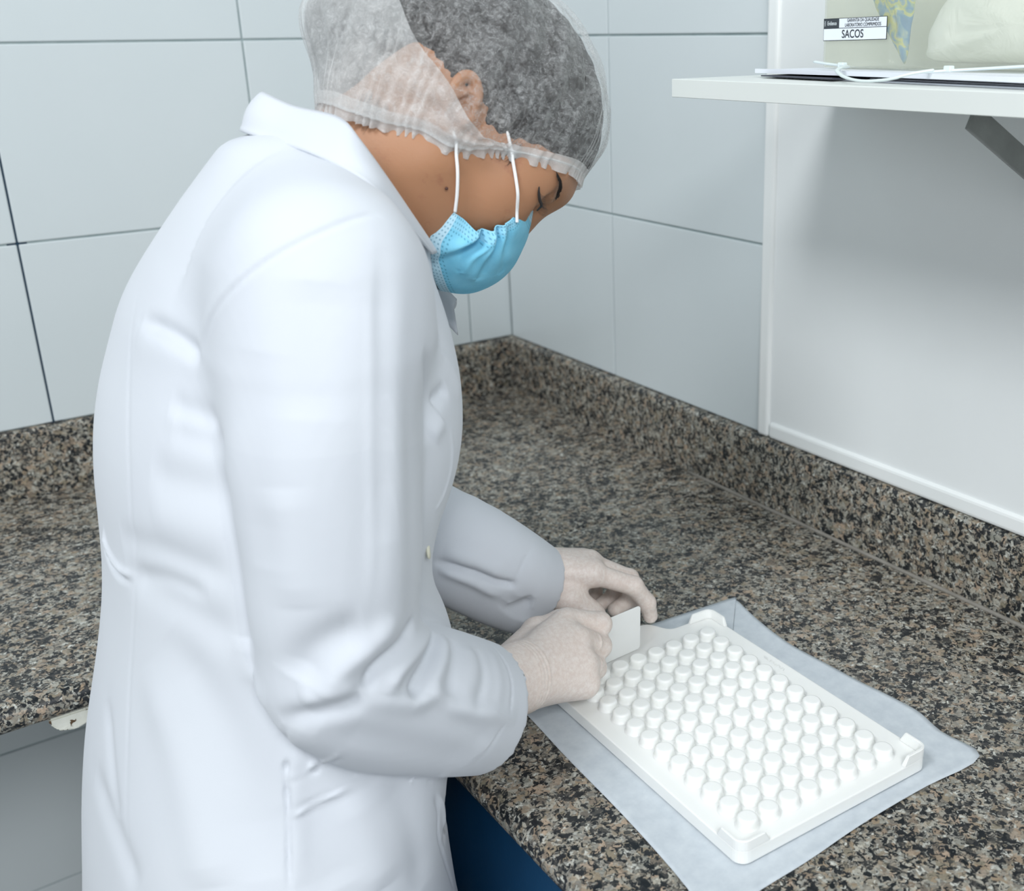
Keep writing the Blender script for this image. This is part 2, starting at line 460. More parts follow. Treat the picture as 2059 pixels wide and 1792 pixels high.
# ------------------------------------------------------------------ shelf and what stands on it
M['laminate'] = mat_paint('cream_white_laminate', srgb(226, 230, 226), srgb(231, 234, 230), 0.35, 5, 0.03)
M['steel'] = mat_paint('grey_painted_steel', srgb(126, 130, 128), srgb(142, 146, 144), 0.4, 30, 0.2)
sh = link('wall_shelf', box_me('wall_shelf', -0.2498, -0.0105, -2.4, -0.775, 1.4395, 1.4568, 0.0008, 2), M['laminate'], label='cream white laminate wall shelf beside the tiles', category='shelf')
link('edge_band', box_me('edge_band', -0.2512, -0.2499, -2.4, -0.775, 1.4396, 1.4567, 0.0004, 1), M['laminate'], sh)
def bracket(y, lab):
    b = empty('shelf_bracket', (-0.012, y, 1.24), label=lab, category='bracket')
    child_at(link('wall_arm', box_me('wall_arm', -0.0145, -0.0105, y - 0.012, y + 0.012, 1.22, 1.4385, 0.0008), M['steel']), b)
    child_at(link('shelf_arm', box_me('shelf_arm', -0.190, -0.0145, y - 0.012, y + 0.012, 1.4362, 1.439, 0.0008), M['steel']), b)
    me = box_me('strut', -0.125, 0.125, -0.002, 0.002, -0.0105, 0.0105, 0.0008)
    st = link('strut', me, M['steel'])
    a = Vector((-0.205, y, 1.4345)); c = Vector((-0.016, y, 1.331))
    me.transform(Matrix.Translation((a + c) / 2) @ Matrix.Rotation(math.atan2(-(c.z - a.z), c.x - a.x), 4, 'Y') @ Matrix.Diagonal(((c - a).length / 0.25, 1, 1, 1)))
    child_at(st, b)
bracket(-1.1, 'grey steel strut bracket under the white shelf')
# stack of documents: thin sheets, a white folder with a rolled spine edge
M['paper_white'] = mat_paint('white_paper', srgb(225, 229, 238), srgb(233, 236, 243), 0.55, 12, 0.05)
M['dark_cover'] = plain('dark_card', srgb(64, 66, 78), 0.5)
def sheet(name, x0, x1, y0, y1, z0, th, rot, mat, curl=0.0, **kw):
    V = []; F = []; nx, ny = 12, 16
    for s in (0, 1):
        for i in range(nx + 1):
            for j in range(ny + 1):
                u, v = i / nx, j / ny
                x = x0 + (x1 - x0) * u; y = y0 + (y1 - y0) * v
                z = z0 + curl * (max(0, 1 - u * 5) ** 2 * (0.35 + 0.65 * math.sin(v * 2.2 + 0.5) ** 2)) + (th if s else 0)
                V.append((x, y, z))
    w = ny + 1; K = (nx + 1) * w
    for i in range(nx):
        for j in range(ny):
            a = i * w + j
            F.append((a, a + 1, a + w + 1, a + w)[::-1]); F.append((K + a, K + a + 1, K + a + w + 1, K + a + w))
    rim_ = [i * w for i in range(nx + 1)] + [nx * w + j for j in range(1, ny + 1)] + [i * w + ny for i in range(nx - 1, -1, -1)] + [j for j in range(ny - 1, 0, -1)]
    for a, b in zip(rim_, rim_[1:] + rim_[:1]): F.append((a, b, K + b, K + a))
    c = Vector(((x0 + x1) / 2, (y0 + y1) / 2, 0))
    me = mesh(name, V, F)
    me.transform(Matrix.Translation(c) @ Matrix.Rotation(rot, 4, 'Z') @ Matrix.Translation(-c))
    bm = bmesh.new(); bm.from_mesh(me); bmesh.ops.recalc_face_normals(bm, faces=bm.faces); bm.to_mesh(me); bm.free()
    me.shade_smooth(); me.set_sharp_from_angle(angle=0.6)
    return link(name, me, mat, **kw)
R4 = math.radians(-7.5)
sheet('document_sheet', -0.205, -0.035, -1.32, -0.845, 1.4571, 0.0012, R4, M['paper_white'], label='white document sheet lying flat on the shelf, lowest of the pile', category='paper')
sheet('dark_folder', -0.196, -0.045, -0.955, -0.845, 1.4586, 0.0011, R4, M['dark_cover'], label='thin dark folder edge showing inside the document pile', category='folder')
sheet('document_sheet', -0.200, -0.040, -1.32, -0.975, 1.4586, 0.0010, R4, M['paper_white'], label='white document sheet beside the dark folder in the pile', category='paper')
sheet('white_folder', -0.212, -0.030, -1.34, -0.825, 1.4600, 0.0040, R4, M['paper_white'], 0.0022, label='white plastic folder with curled front edge on top of documents', category='folder')
# clear storage box
def mat_clear():
    t = NT('clear_plastic'); 
    tr = t.n('ShaderNodeBsdfTransparent'); tr.inputs[0].default_value = (0.99, 0.99, 0.97, 1)
    df = t.n('ShaderNodeBsdfTranslucent'); df.inputs[0].default_value = srgb(240, 242, 230)
    d2 = t.n('ShaderNodeBsdfDiffuse'); d2.inputs[0].default_value = srgb(240, 242, 230)
    gl = t.n('ShaderNodeBsdfGlossy'); gl.inputs['Roughness'].default_value = 0.15
    m0 = t.n('ShaderNodeMixShader'); m0.inputs[0].default_value = 0.5; t.l(df.outputs[0], m0.inputs[1]); t.l(d2.outputs[0], m0.inputs[2])
    m1 = t.n('ShaderNodeMixShader'); m1.inputs[0].default_value = 0.22; t.l(tr.outputs[0], m1.inputs[1]); t.l(m0.outputs[0], m1.inputs[2])
    m2 = t.n('ShaderNodeMixShader'); m2.inputs[0].default_value = 0.05; t.l(m1.outputs[0], m2.inputs[1]); t.l(gl.outputs[0], m2.inputs[2])
    t.l(m2.outputs[0], t.out.inputs['Surface']); return t.m
M['clear'] = mat_clear()
BX0, BX1, BY0, BY1, BZ = -0.128, -0.022, -1.25, -0.853, 1.4656
bx = empty('storage_box', ((BX0 + BX1) / 2, (BY0 + BY1) / 2, BZ), label='clear plastic storage box labelled SACOS on the shelf', category='box')
bm = bmesh.new()
def wallbox(x0, x1, y0, y1, z0, z1): 
    bmesh.ops.create_cube(bm, size=1.0, matrix=Matrix.Translation(((x0 + x1) / 2, (y0 + y1) / 2, (z0 + z1) / 2)) @ Matrix.Diagonal((x1 - x0, y1 - y0, z1 - z0, 1)))
T = 0.0014
hz = BZ + 0.16
prof = rrect((BX1 - BX0) / 2, (BY1 - BY0) / 2, 0.010, 5)
cx, cy = (BX0 + BX1) / 2, (BY0 + BY1) / 2
V = []; F = []; n = len(prof)
lv = [(0.97, BZ + 0.0), (0.985, BZ + 0.002), (0.99, BZ + 0.006), (1.0, hz)]
for s, z in lv:
    for p in prof: V.append((cx + p[0] * s, cy + p[1] * (1 - (1 - s) * 0.3), z))
for s, z in lv[::-1]:
    for p in prof: V.append((cx + p[0] * s * (1 - 2 * T / 0.106), cy + p[1] * (1 - (1 - s) * 0.3) * (1 - 2 * T / 0.39), z + (T if z < hz - 0.01 else 0)))
for i in range(2 * len(lv) - 1):
    for k in range(n): F.append((i * n + k, i * n + (k + 1) % n, (i + 1) * n + (k + 1) % n, (i + 1) * n + k))
F.append(tuple(range(n))[::-1]); F.append(tuple(range((2 * len(lv) - 1) * n, 2 * len(lv) * n)))
bm.free(); bm = bmesh.new(); vs = [bm.verts.new(v) for v in V]
for f in F: bm.faces.new([vs[i] for i in f])
me = bm_mesh('box_shell', bm, True); me.set_sharp_from_angle(angle=0.7)
child_at(link('box_shell', me, M['clear']), bx)
# label on the front of the box
LX = BX0 - 0.0012
lab = empty('box_label', (LX, -0.9, 1.49)); child_at(lab, bx)
M['label_white'] = plain('label_paper', srgb(232, 238, 244), 0.5); M['ink'] = plain('black_ink', srgb(34, 38, 46), 0.6)
M['label_dark'] = plain('label_dark', srgb(58, 64, 70), 0.6); M['label_grey'] = plain('label_lettering', srgb(205, 212, 214), 0.6)
def lab_child(o):
    o.parent = lab; o.matrix_parent_inverse = (Matrix.Translation(bx.location) @ Matrix.Translation(-bx.location) @ Matrix.Translation(lab.location)).inverted(); return o
LY0, LY1, LZ0, LZ1 = -0.9405, -0.8600, 1.4908, 1.5112
LAB_T = Matrix.Rotation(math.radians(-1.0), 4, 'X')
def lb(name, y0, y1, z0, z1, dx, mat):
    me = box_me(name, LX - dx, LX - dx + 0.0002, y0, y1, z0, z1)
    c = Matrix.Translation((0, -0.9, 1.5)); me.transform(c @ LAB_T @ c.inverted())
    return lab_child(link(name, me, mat))
lb('label_border', LY0, LY1, LZ0, LZ1, 0.0, M['ink'])
lb('label_field', LY0 + 0.0006, LY1 - 0.0006, LZ0 + 0.0006, LZ0 + 0.0110, 0.0003, M['label_white'])
lb('label_field', LY0 + 0.0006, LY1 - 0.0206, LZ0 + 0.0116, LZ1 - 0.0005, 0.0003, M['label_white'])
lb('label_logo', LY1 - 0.0200, LY1 - 0.0004, LZ0 + 0.0114, LZ1 - 0.0003, 0.0003, M['label_dark'])
def text(name, s, y, z, size, mat, wid=1.0, dx=0.0006, rot=0, bold=0.0, shear=0.0):
    cu = bpy.data.curves.new(name, 'FONT'); cu.body = s; cu.size = size; cu.align_x = 'CENTER'; cu.align_y = 'CENTER'
    cu.extrude = 0.00004; cu.offset = bold; cu.shear = shear
    tmp = bpy.data.objects.new(name, cu); COL.objects.link(tmp)
    dg = bpy.context.evaluated_depsgraph_get(); me = bpy.data.meshes.new_from_object(tmp.evaluated_get(dg))
    bpy.data.objects.remove(tmp); bpy.data.curves.remove(cu)
    me.transform(Matrix.Diagonal((wid, 1, 1, 1)))
    if rot: me.transform(Matrix.Rotation(rot, 4, 'Z'))
    # letters: local x -> -Y (reads left to right seen from -X), local y -> +Z
    me.transform(Matrix(((0, 0, -1, LX - dx), (-1, 0, 0, y), (0, 1, 0, z), (0, 0, 0, 1))))
    c = Matrix.Translation((0, -0.9, 1.5)); me.transform(c @ LAB_T @ c.inverted())
    me.materials.clear(); me.materials.append(mat)
    return lab_child(link(name, me))
text('label_lettering', 'SACOS', -0.8985, LZ0 + 0.0056, 0.0104, M['ink'], 0.86, bold=0.00004)
text('label_lettering', 'GARANTIA DA QUALIDADE', -0.911, LZ0 + 0.0180, 0.0044, M['ink'], 0.72)
text('label_lettering', 'LABORATÓRIO COMPRIMIDOS', -0.911, LZ0 + 0.0138, 0.0044, M['ink'], 0.74)
text('label_lettering', 'Evidence', -0.8715, LZ0 + 0.0158, 0.0050, M['label_grey'], 0.68, bold=0.0001)
text('label_lettering', 'VIDA', -0.8625, LZ0 + 0.0158, 0.0028, M['label_grey'], 0.8, rot=math.pi / 2)
# bags inside the box
def mat_bag():
    t = NT('printed_bag'); v = t.coord((1, 1, 1))
    n = t.noise(v, 55, 2, 0.5, 1.2)
    t.set(col=t.ramp(n, [(0.36, srgb(40, 120, 176)), (0.42, srgb(70, 140, 180)), (0.50, srgb(140, 168, 176)), (0.57, srgb(206, 204, 92)), (0.66, srgb(150, 176, 140)), (0.72, srgb(50, 126, 176))]), rough=0.25); return t.m
def puffy(name, outline, x0, th, mat, z_noise=0.003, seed=0, **kw):
    """flat bag: outline in (y,z), thickness th along x, pillow shaped"""
    rnd = random.Random(seed); o = catmull(outline, 5, True); c = o.mean(0); n = len(o); V = []; F = []
    rr = [1.0, 0.93, 0.8, 0.6, 0.35]
    for side in (-1, 1):
        for s in rr:
            for i, p in enumerate(o):
                q = c + (p - c) * s
                V.append((x0 + side * th * math.sqrt(max(0, 1 - s * s)) + z_noise * math.sin(7 * s + i * 0.6 + seed) * (1 - s), q[0], q[1]))
        V.append((x0 + side * th, c[0], c[1]))
    B = len(rr) * n + 1
    for sd in (0, 1):
        for j in range(len(rr) - 1):
            for i in range(n):
                a = sd * B + j * n
                F.append((a + i, a + (i + 1) % n, a + n + (i + 1) % n, a + n + i))
        a = sd * B + (len(rr) - 1) * n
        for i in range(n): F.append((a + i, a + (i + 1) % n, sd * B + len(rr) * n))
    bm = bmesh.new(); vs = [bm.verts.new(v) for v in V]
    for f in F: bm.faces.new([vs[i] for i in f])
    bmesh.ops.remove_doubles(bm, verts=bm.verts, dist=1e-6)
    return link(name, bm_mesh(name, bm, True), mat, **kw)
M['bag_blue'] = mat_bag()
puffy('printed_bag', [(-0.893, 1.60), (-0.898, 1.535), (-0.915, 1.505), (-0.936, 1.478), (-0.9445, 1.4702), (-0.9475, 1.50), (-0.9505, 1.52), (-0.951, 1.60)], -0.105, 0.007, M['bag_blue'], label='folded blue and yellow printed plastic bag inside the box', category='bag')
def mat_film():
    t = NT('milky_plastic_film'); v = t.coord()
    t.set(col=t.ramp(t.noise(v, 20, 4, 0.6), [(0.3, srgb(240, 244, 243)), (0.7, srgb(250, 252, 251))]), rough=0.25, spec=0.6)
    t.bump(t.noise(v, 26, 3, 0.6, 1.0), 0.6, 0.006); return t.m
M['film'] = mat_film()
puffy('plastic_bag_roll', [(-0.955, 1.505), (-0.950, 1.485), (-0.958, 1.4715), (-1.05, 1.470), (-1.20, 1.469), (-1.225, 1.50), (-1.20, 1.545), (-1.08, 1.545), (-0.985, 1.535)], -0.080, 0.030, M['film'], 0.004, 3, label='bundle of milky clear plastic bags inside the box', category='bag')
puffy('plastic_bag', [(-0.962, 1.60), (-0.958, 1.556), (-1.05, 1.551), (-1.20, 1.551), (-1.21, 1.60)], -0.085, 0.022, M['film'], 0.003, 5, label='clear plastic bag lying over the bundle of bags', category='bag')
# cable ties on the folder in front of the box
M['nylon'] = plain('white_nylon', srgb(222, 232, 232), 0.35, sss=0.0)
def tie(name, pts, head, lab_):
    p = catmull(pts, 8)
    o = link(name, tube_me(name, p, 0.0022, 8, flat=(0.55, 1.0), up=(0, 0, 1)), M['nylon'], label=lab_, category='cable tie')
    h = Vector(head)
    link('tie_head', box_me('tie_head', h.x - 0.003, h.x + 0.003, h.y - 0.0035, h.y + 0.0035, h.z - 0.0022, h.z + 0.0028, 0.0008), M['nylon'], o)
tie('cable_tie', [(-0.152, -0.872, 1.4716), (-0.156, -0.892, 1.4702), (-0.160, -0.912, 1.4692), (-0.168, -0.930, 1.4686), (-0.185, -0.944, 1.4688), (-0.203, -0.955, 1.4688), (-0.219, -0.966, 1.4665), (-0.231, -0.988, 1.4622), (-0.2360, -1.013, 1.4602), (-0.234, -1.038, 1.4622), (-0.225, -1.053, 1.4665), (-0.209, -1.062, 1.4690)], (-0.160, -0.916, 1.4690), 'white nylon cable tie looping over the shelf front edge')
tie('cable_tie', [(-0.205, -1.043, 1.4664), (-0.190, -1.056, 1.4676), (-0.180, -1.075, 1.4688), (-0.176, -1.100, 1.4704), (-0.172, -1.128, 1.4722)], (-0.187, -1.060, 1.4690), 'straight end of a white cable tie at right of the loop')
# ------------------------------------------------------------------ signed-distance modelling
class Field:
    def __init__(s, lo, hi, h):
        s.lo = np.array(lo, np.float32); s.h = h
        s.n = np.ceil((np.array(hi) - np.array(lo)) / h).astype(int) + 1
        s.D = np.full(s.n, 0.2, np.float32)
    def _sub(s, lo, hi, pad):
        a = np.clip(np.floor((np.array(lo) - pad - s.lo) / s.h).astype(int), 0, s.n)
        b = np.clip(np.ceil((np.array(hi) + pad - s.lo) / s.h).astype(int) + 1, 0, s.n)
        sl = tuple(slice(i, j) for i, j in zip(a, b))
        ax = [s.lo[k] + s.h * np.arange(a[k], b[k], dtype=np.float32) for k in range(3)]
        return sl, np.meshgrid(*ax, indexing='ij', sparse=True)
    def add(s, d, sl, k, mode='u'):
        A = s.D[sl]
        if mode == 's': d = -d
        if k <= 0:
            s.D[sl] = np.minimum(A, d) if mode == 'u' else np.maximum(A, d); return
        if mode == 'u':
            hh = np.clip(0.5 + 0.5 * (A - d) / k, 0, 1); s.D[sl] = A * (1 - hh) + d * hh - k * hh * (1 - hh)
        else:
            hh = np.clip(0.5 - 0.5 * (A - d) / k, 0, 1); s.D[sl] = A * (1 - hh) + d * hh + k * hh * (1 - hh)
    def cone(s, a, b, ra, rb, k=0.0, mode='u'):
        a = np.array(a, np.float32); b = np.array(b, np.float32); R = max(ra, rb)
        sl, (X, Y, Z) = s._sub(np.minimum(a, b) - R, np.maximum(a, b) + R, 0.02 + k)
        if 0 in s.D[sl].shape: return
        d = b - a; L = float(d @ d) + 1e-12
        t = np.clip(((X - a[0]) * d[0] + (Y - a[1]) * d[1] + (Z - a[2]) * d[2]) / L, 0, 1)
        q = np.sqrt((X - a[0] - t * d[0]) ** 2 + (Y - a[1] - t * d[1]) ** 2 + (Z - a[2] - t * d[2]) ** 2) - (ra + (rb - ra) * t)
        s.add(q, sl, k, mode)
    def chain(s, pts, rad, k=0.0, mode='u'):
        for i in range(len(pts) - 1): s.cone(pts[i], pts[i + 1], rad[i], rad[i + 1], k, mode)
    def sweep(s, pts, rad, k=0.0, n=6, ki=0.004):
        """one smooth tube through pts, blended in once"""
        q = catmull(np.column_stack([pts, rad]), n)
        lo, hi = (q[:, :3] - q[:, 3:]).min(0), (q[:, :3] + q[:, 3:]).max(0)
        sl, _ = s._sub(lo, hi, 0.03 + k)
        t = Field(s.lo, s.lo, s.h); t.n = s.n; t.D = np.full(s.D.shape, 0.2, np.float32)
        t.chain(q[:, :3], q[:, 3], ki)
        s.add(t.D[sl], sl, k)
    def ell(s, c, r, k=0.0, mode='u', R=None):
        c = np.array(c, np.float32); r = np.array(r, np.float32); m = float(r.max())
        sl, (X, Y, Z) = s._sub(c - m, c + m, 0.02 + k)
        if 0 in s.D[sl].shape: return
        x, y, z = X - c[0], Y - c[1], Z - c[2]
        if R is not None:
            R = np.asarray(R)   # rows = local axes in field space
            x, y, z = [R[i, 0] * x + R[i, 1] * y + R[i, 2] * z for i in range(3)]
        k0 = np.sqrt((x / r[0]) ** 2 + (y / r[1]) ** 2 + (z / r[2]) ** 2)
        k1 = np.sqrt((x / r[0] ** 2) ** 2 + (y / r[1] ** 2) ** 2 + (z / r[2] ** 2) ** 2) + 1e-9
        s.add(k0 * (k0 - 1) / k1, sl, k, mode)
    def loft(s, tab, cy, e=2.3, k=0.0, shrink=0.0):
        """stack of superelliptic horizontal sections: rows (z, xback, xfront, halfwidth)"""
        tab = np.array(tab, float); z0, z1 = tab[0, 0], tab[-1, 0]
        sl, (X, Y, Z) = s._sub((s.lo[0], s.lo[1], z0), (s.lo[0] + s.h * s.n[0], s.lo[1] + s.h * s.n[1], z1), 0.03)
        zz = np.clip(Z, z0, z1)
        def ip(col):
            f = np.interp(np.linspace(z0, z1, 400), tab[:, 0], tab[:, col])
            kern = np.ones(21) / 21; f = np.convolve(np.pad(f, 10, 'edge'), kern, 'valid')
            return np.interp(zz, np.linspace(z0, z1, 400), f).astype(np.float32)
        xb, xf, b = ip(1) + shrink, ip(2) - shrink, ip(3) - shrink
        cx, a = (xb + xf) / 2, (xf - xb) / 2
        u = np.abs(X - cx) / a; v = np.abs(Y - cy) / b
        q = (u ** e + v ** e) ** (1 / e)
        d = (q - 1) * np.minimum(a, b) * 0.95
        over = np.maximum(np.maximum(Z - z1, z0 - Z), -0.3)
        d = np.where(over > 0, np.sqrt(np.maximum(d, 0) ** 2 + over ** 2), np.maximum(d, over))
        s.add(d.astype(np.float32), sl, k)
    def surface(s):
        """surface nets: returns verts (n,3) and quads"""
        D = s.D; n = np.array(D.shape); ins = D < 0
        nc = n - 1
        cnt = np.zeros(nc, np.int8)
        for dx in (0, 1):
            for dy in (0, 1):
                for dz in (0, 1): cnt += ins[dx:nc[0] + dx, dy:nc[1] + dy, dz:nc[2] + dz]
        act = (cnt > 0) & (cnt < 8)
        cells = np.argwhere(act); idx = np.full(nc, -1, np.int64); idx[act] = np.arange(len(cells))
        acc = np.zeros((len(cells), 3)); num = np.zeros(len(cells))
        cor = [(0, 0, 0), (1, 0, 0), (0, 1, 0), (1, 1, 0), (0, 0, 1), (1, 0, 1), (0, 1, 1), (1, 1, 1)]
        val = [D[cells[:, 0] + c[0], cells[:, 1] + c[1], cells[:, 2] + c[2]] for c in cor]
        for i in range(8):
            for j in range(i + 1, 8):
                df = np.array(cor[j]) - np.array(cor[i])
                if np.abs(df).sum() != 1: continue
                m = (val[i] < 0) != (val[j] < 0)
                t = np.where(m, val[i] / (val[i] - val[j] + 1e-12), 0)
                p = np.array(cor[i]) + t[:, None] * df
                acc += np.where(m[:, None], p, 0); num += m
        V = (cells + acc / num[:, None]) * s.h + s.lo
        Q = []
        for ax in range(3):
            o1, o2 = [(1, 2), (2, 0), (0, 1)][ax]
            A = ins.take(range(0, n[ax] - 1), ax); B = ins.take(range(1, n[ax]), ax)
            for flip, msk in ((False, A & ~B), (True, ~A & B)):
                e = np.argwhere(msk)
                e = e[(e[:, o1] > 0) & (e[:, o2] > 0) & (e[:, o1] < n[o1] - 1) & (e[:, o2] < n[o2] - 1)]
                def g(a, b):
                    c = e.copy(); c[:, o1] -= a; c[:, o2] -= b
                    return idx[c[:, 0], c[:, 1], c[:, 2]]
                q = np.stack([g(1, 1), g(0, 1), g(0, 0), g(1, 0)], 1)
                Q.append(q[:, ::-1] if flip else q)
        return V, np.concatenate(Q)
def largest(V, Q):
    """keep only the biggest connected piece"""
    lab = np.arange(len(V))
    while True:
        m = lab[Q].min(1); new = lab.copy()
        for k in range(4): np.minimum.at(new, Q[:, k], m)
        new = new[new]
        if (new == lab).all(): break
        lab = new
    u, c = np.unique(lab, return_counts=True); keep = lab == u[c.argmax()]
    re = np.cumsum(keep) - 1; Q = Q[keep[Q[:, 0]]]
    return V[keep], re[Q]
def np_mesh(name, V, Q, smooth=True):
    me = bpy.data.meshes.new(name)
    V = np.asarray(V, np.float32); Q = np.asarray(Q, np.int32); k = Q.shape[1]
    me.vertices.add(len(V)); me.vertices.foreach_set('co', V.ravel())
    me.loops.add(Q.size); me.loops.foreach_set('vertex_index', Q.ravel())
    me.polygons.add(len(Q)); me.polygons.foreach_set('loop_start', np.arange(0, Q.size, k, dtype=np.int32))
    me.update(calc_edges=True); me.validate()
    if smooth: me.shade_smooth()
    return me
def relax(V, Q, it=2, lam=0.5):
    """Laplacian smoothing over quad edges"""
    E = np.concatenate([Q[:, [0, 1]], Q[:, [1, 2]], Q[:, [2, 3]], Q[:, [3, 0]]])
    for _ in range(it):
        for l in (lam, -lam * 1.02):
            S = np.zeros_like(V); C = np.zeros(len(V))
            for a, b in ((0, 1), (1, 0)):
                np.add.at(S, E[:, a], V[E[:, b]]); np.add.at(C, E[:, a], 1)
            V = V + l * (S / C[:, None] - V)
    return V
def normals(V, Q):
    n = np.cross(V[Q[:, 2]] - V[Q[:, 0]], V[Q[:, 3]] - V[Q[:, 1]])
    N = np.zeros_like(V)
    for k in range(4): np.add.at(N, Q[:, k], n)
    return N / (np.linalg.norm(N, axis=1)[:, None] + 1e-12)
def subdivide(V, Q):
    """one linear quad subdivision"""
    E = np.sort(np.concatenate([Q[:, [0, 1]], Q[:, [1, 2]], Q[:, [2, 3]], Q[:, [3, 0]]]), 1)
    U, inv = np.unique(E, axis=0, return_inverse=True); inv = inv.ravel(); m = len(Q)
    em = V[U].mean(1); fm = V[Q].mean(1); o = len(V); p = o + len(U)
    e0, e1, e2, e3 = [o + inv[i * m:(i + 1) * m] for i in range(4)]; c = p + np.arange(m)
    NQ = np.concatenate([np.stack(t, 1) for t in ((Q[:, 0], e0, c, e3), (e0, Q[:, 1], e1, c), (c, e1, Q[:, 2], e2), (e3, c, e2, Q[:, 3]))])
    return np.concatenate([V, em, fm]), NQ
def seg_dist(V, path):
    """distance to a polyline, signed side unavailable; returns (dist, parameter 0..1)"""
    path = np.asarray(path, float); best = np.full(len(V), 9.0); par = np.zeros(len(V)); m = len(path) - 1
    for i in range(m):
        a, b = path[i], path[i + 1]; d = b - a
        t = np.clip(((V - a) @ d) / (d @ d + 1e-12), 0, 1)
        q = np.linalg.norm(V - a - t[:, None] * d, axis=1); w = q < best
        best[w] = q[w]; par[w] = (i + t[w]) / m
    return best, par
def fold(V, N, path, width, amp, taper=True):
    """raise (amp>0) or sink (amp<0) a soft ridge along a path lying on the surface"""
    path = catmull(path, 6) if len(path) > 2 else np.asarray(path, float)
    lo, hi = path.min(0) - 3 * width, path.max(0) + 3 * width
    m = np.all((V > lo) & (V < hi), axis=1)
    if not m.any(): return V
    d, p = seg_dist(V[m], path)
    w = np.exp(-(d / width) ** 2)
    if taper: w *= np.clip(np.sin(np.pi * np.clip(p, 0.02, 0.98)) * 1.6, 0, 1)
    V = V.copy(); V[m] += N[m] * (amp * w)[:, None]
    return V
# ------------------------------------------------------------------ the person
person = empty('person', (-0.72, -0.81, 0.0), label='person in white lab coat, hair cap and blue mask leaning over the tray', category='person')
def part(name, me, mat, parent=person, **kw):
    o = link(name, me, mat, **kw)
    loc = Vector((0, 0, 0)); p = parent
    o.parent = parent
    o.matrix_parent_inverse = Matrix.Translation(-person.location) if parent is person else Matrix.Identity(4)
    return o
CY = -0.81
TORSO = [(0.40, -0.955, -0.615, 0.225), (0.62, -0.925, -0.592, 0.230), (0.72, -0.910, -0.597, 0.227), (0.78, -0.899, -0.607, 0.224), (0.86, -0.886, -0.613, 0.222), (0.905, -0.877, -0.612, 0.216), (0.935, -0.871, -0.600, 0.208), (0.98, -0.859, -0.588, 0.195),
         (1.03, -0.845, -0.581, 0.188), (1.08, -0.834, -0.600, 0.180), (1.13, -0.829, -0.594, 0.182), (1.18, -0.826, -0.565, 0.184), (1.23, -0.816, -0.557, 0.183),
         (1.28, -0.797, -0.560, 0.170), (1.32, -0.782, -0.566, 0.145), (1.36, -0.752, -0.574, 0.105), (1.386, -0.722, -0.582, 0.078), (1.405, -0.700, -0.600, 0.050), (1.416, -0.684, -0.612, 0.025)]
SL_R = [(-0.6920, -0.9530, 1.3420), (-0.7030, -0.9740, 1.3000), (-0.7177, -0.9850, 1.2433), (-0.7220, -0.9930, 1.1750), (-0.7280, -0.9960, 1.1130), (-0.7120, -0.9920, 1.0600), (-0.6500, -0.9790, 1.0170), (-0.5770, -0.9536, 0.9640)]
SR_R = [0.055, 0.058, 0.0600, 0.057, 0.052, 0.052, 0.0510, 0.0455]
SL_L = [(-0.628, -0.668, 1.318), (-0.610, -0.632, 1.21), (-0.590, -0.655, 1.085), (-0.5118, -0.7940, 1.0281), (-0.4490, -0.8030, 0.9769)]
SR_L = [0.056, 0.056, 0.050, 0.0455, 0.038]
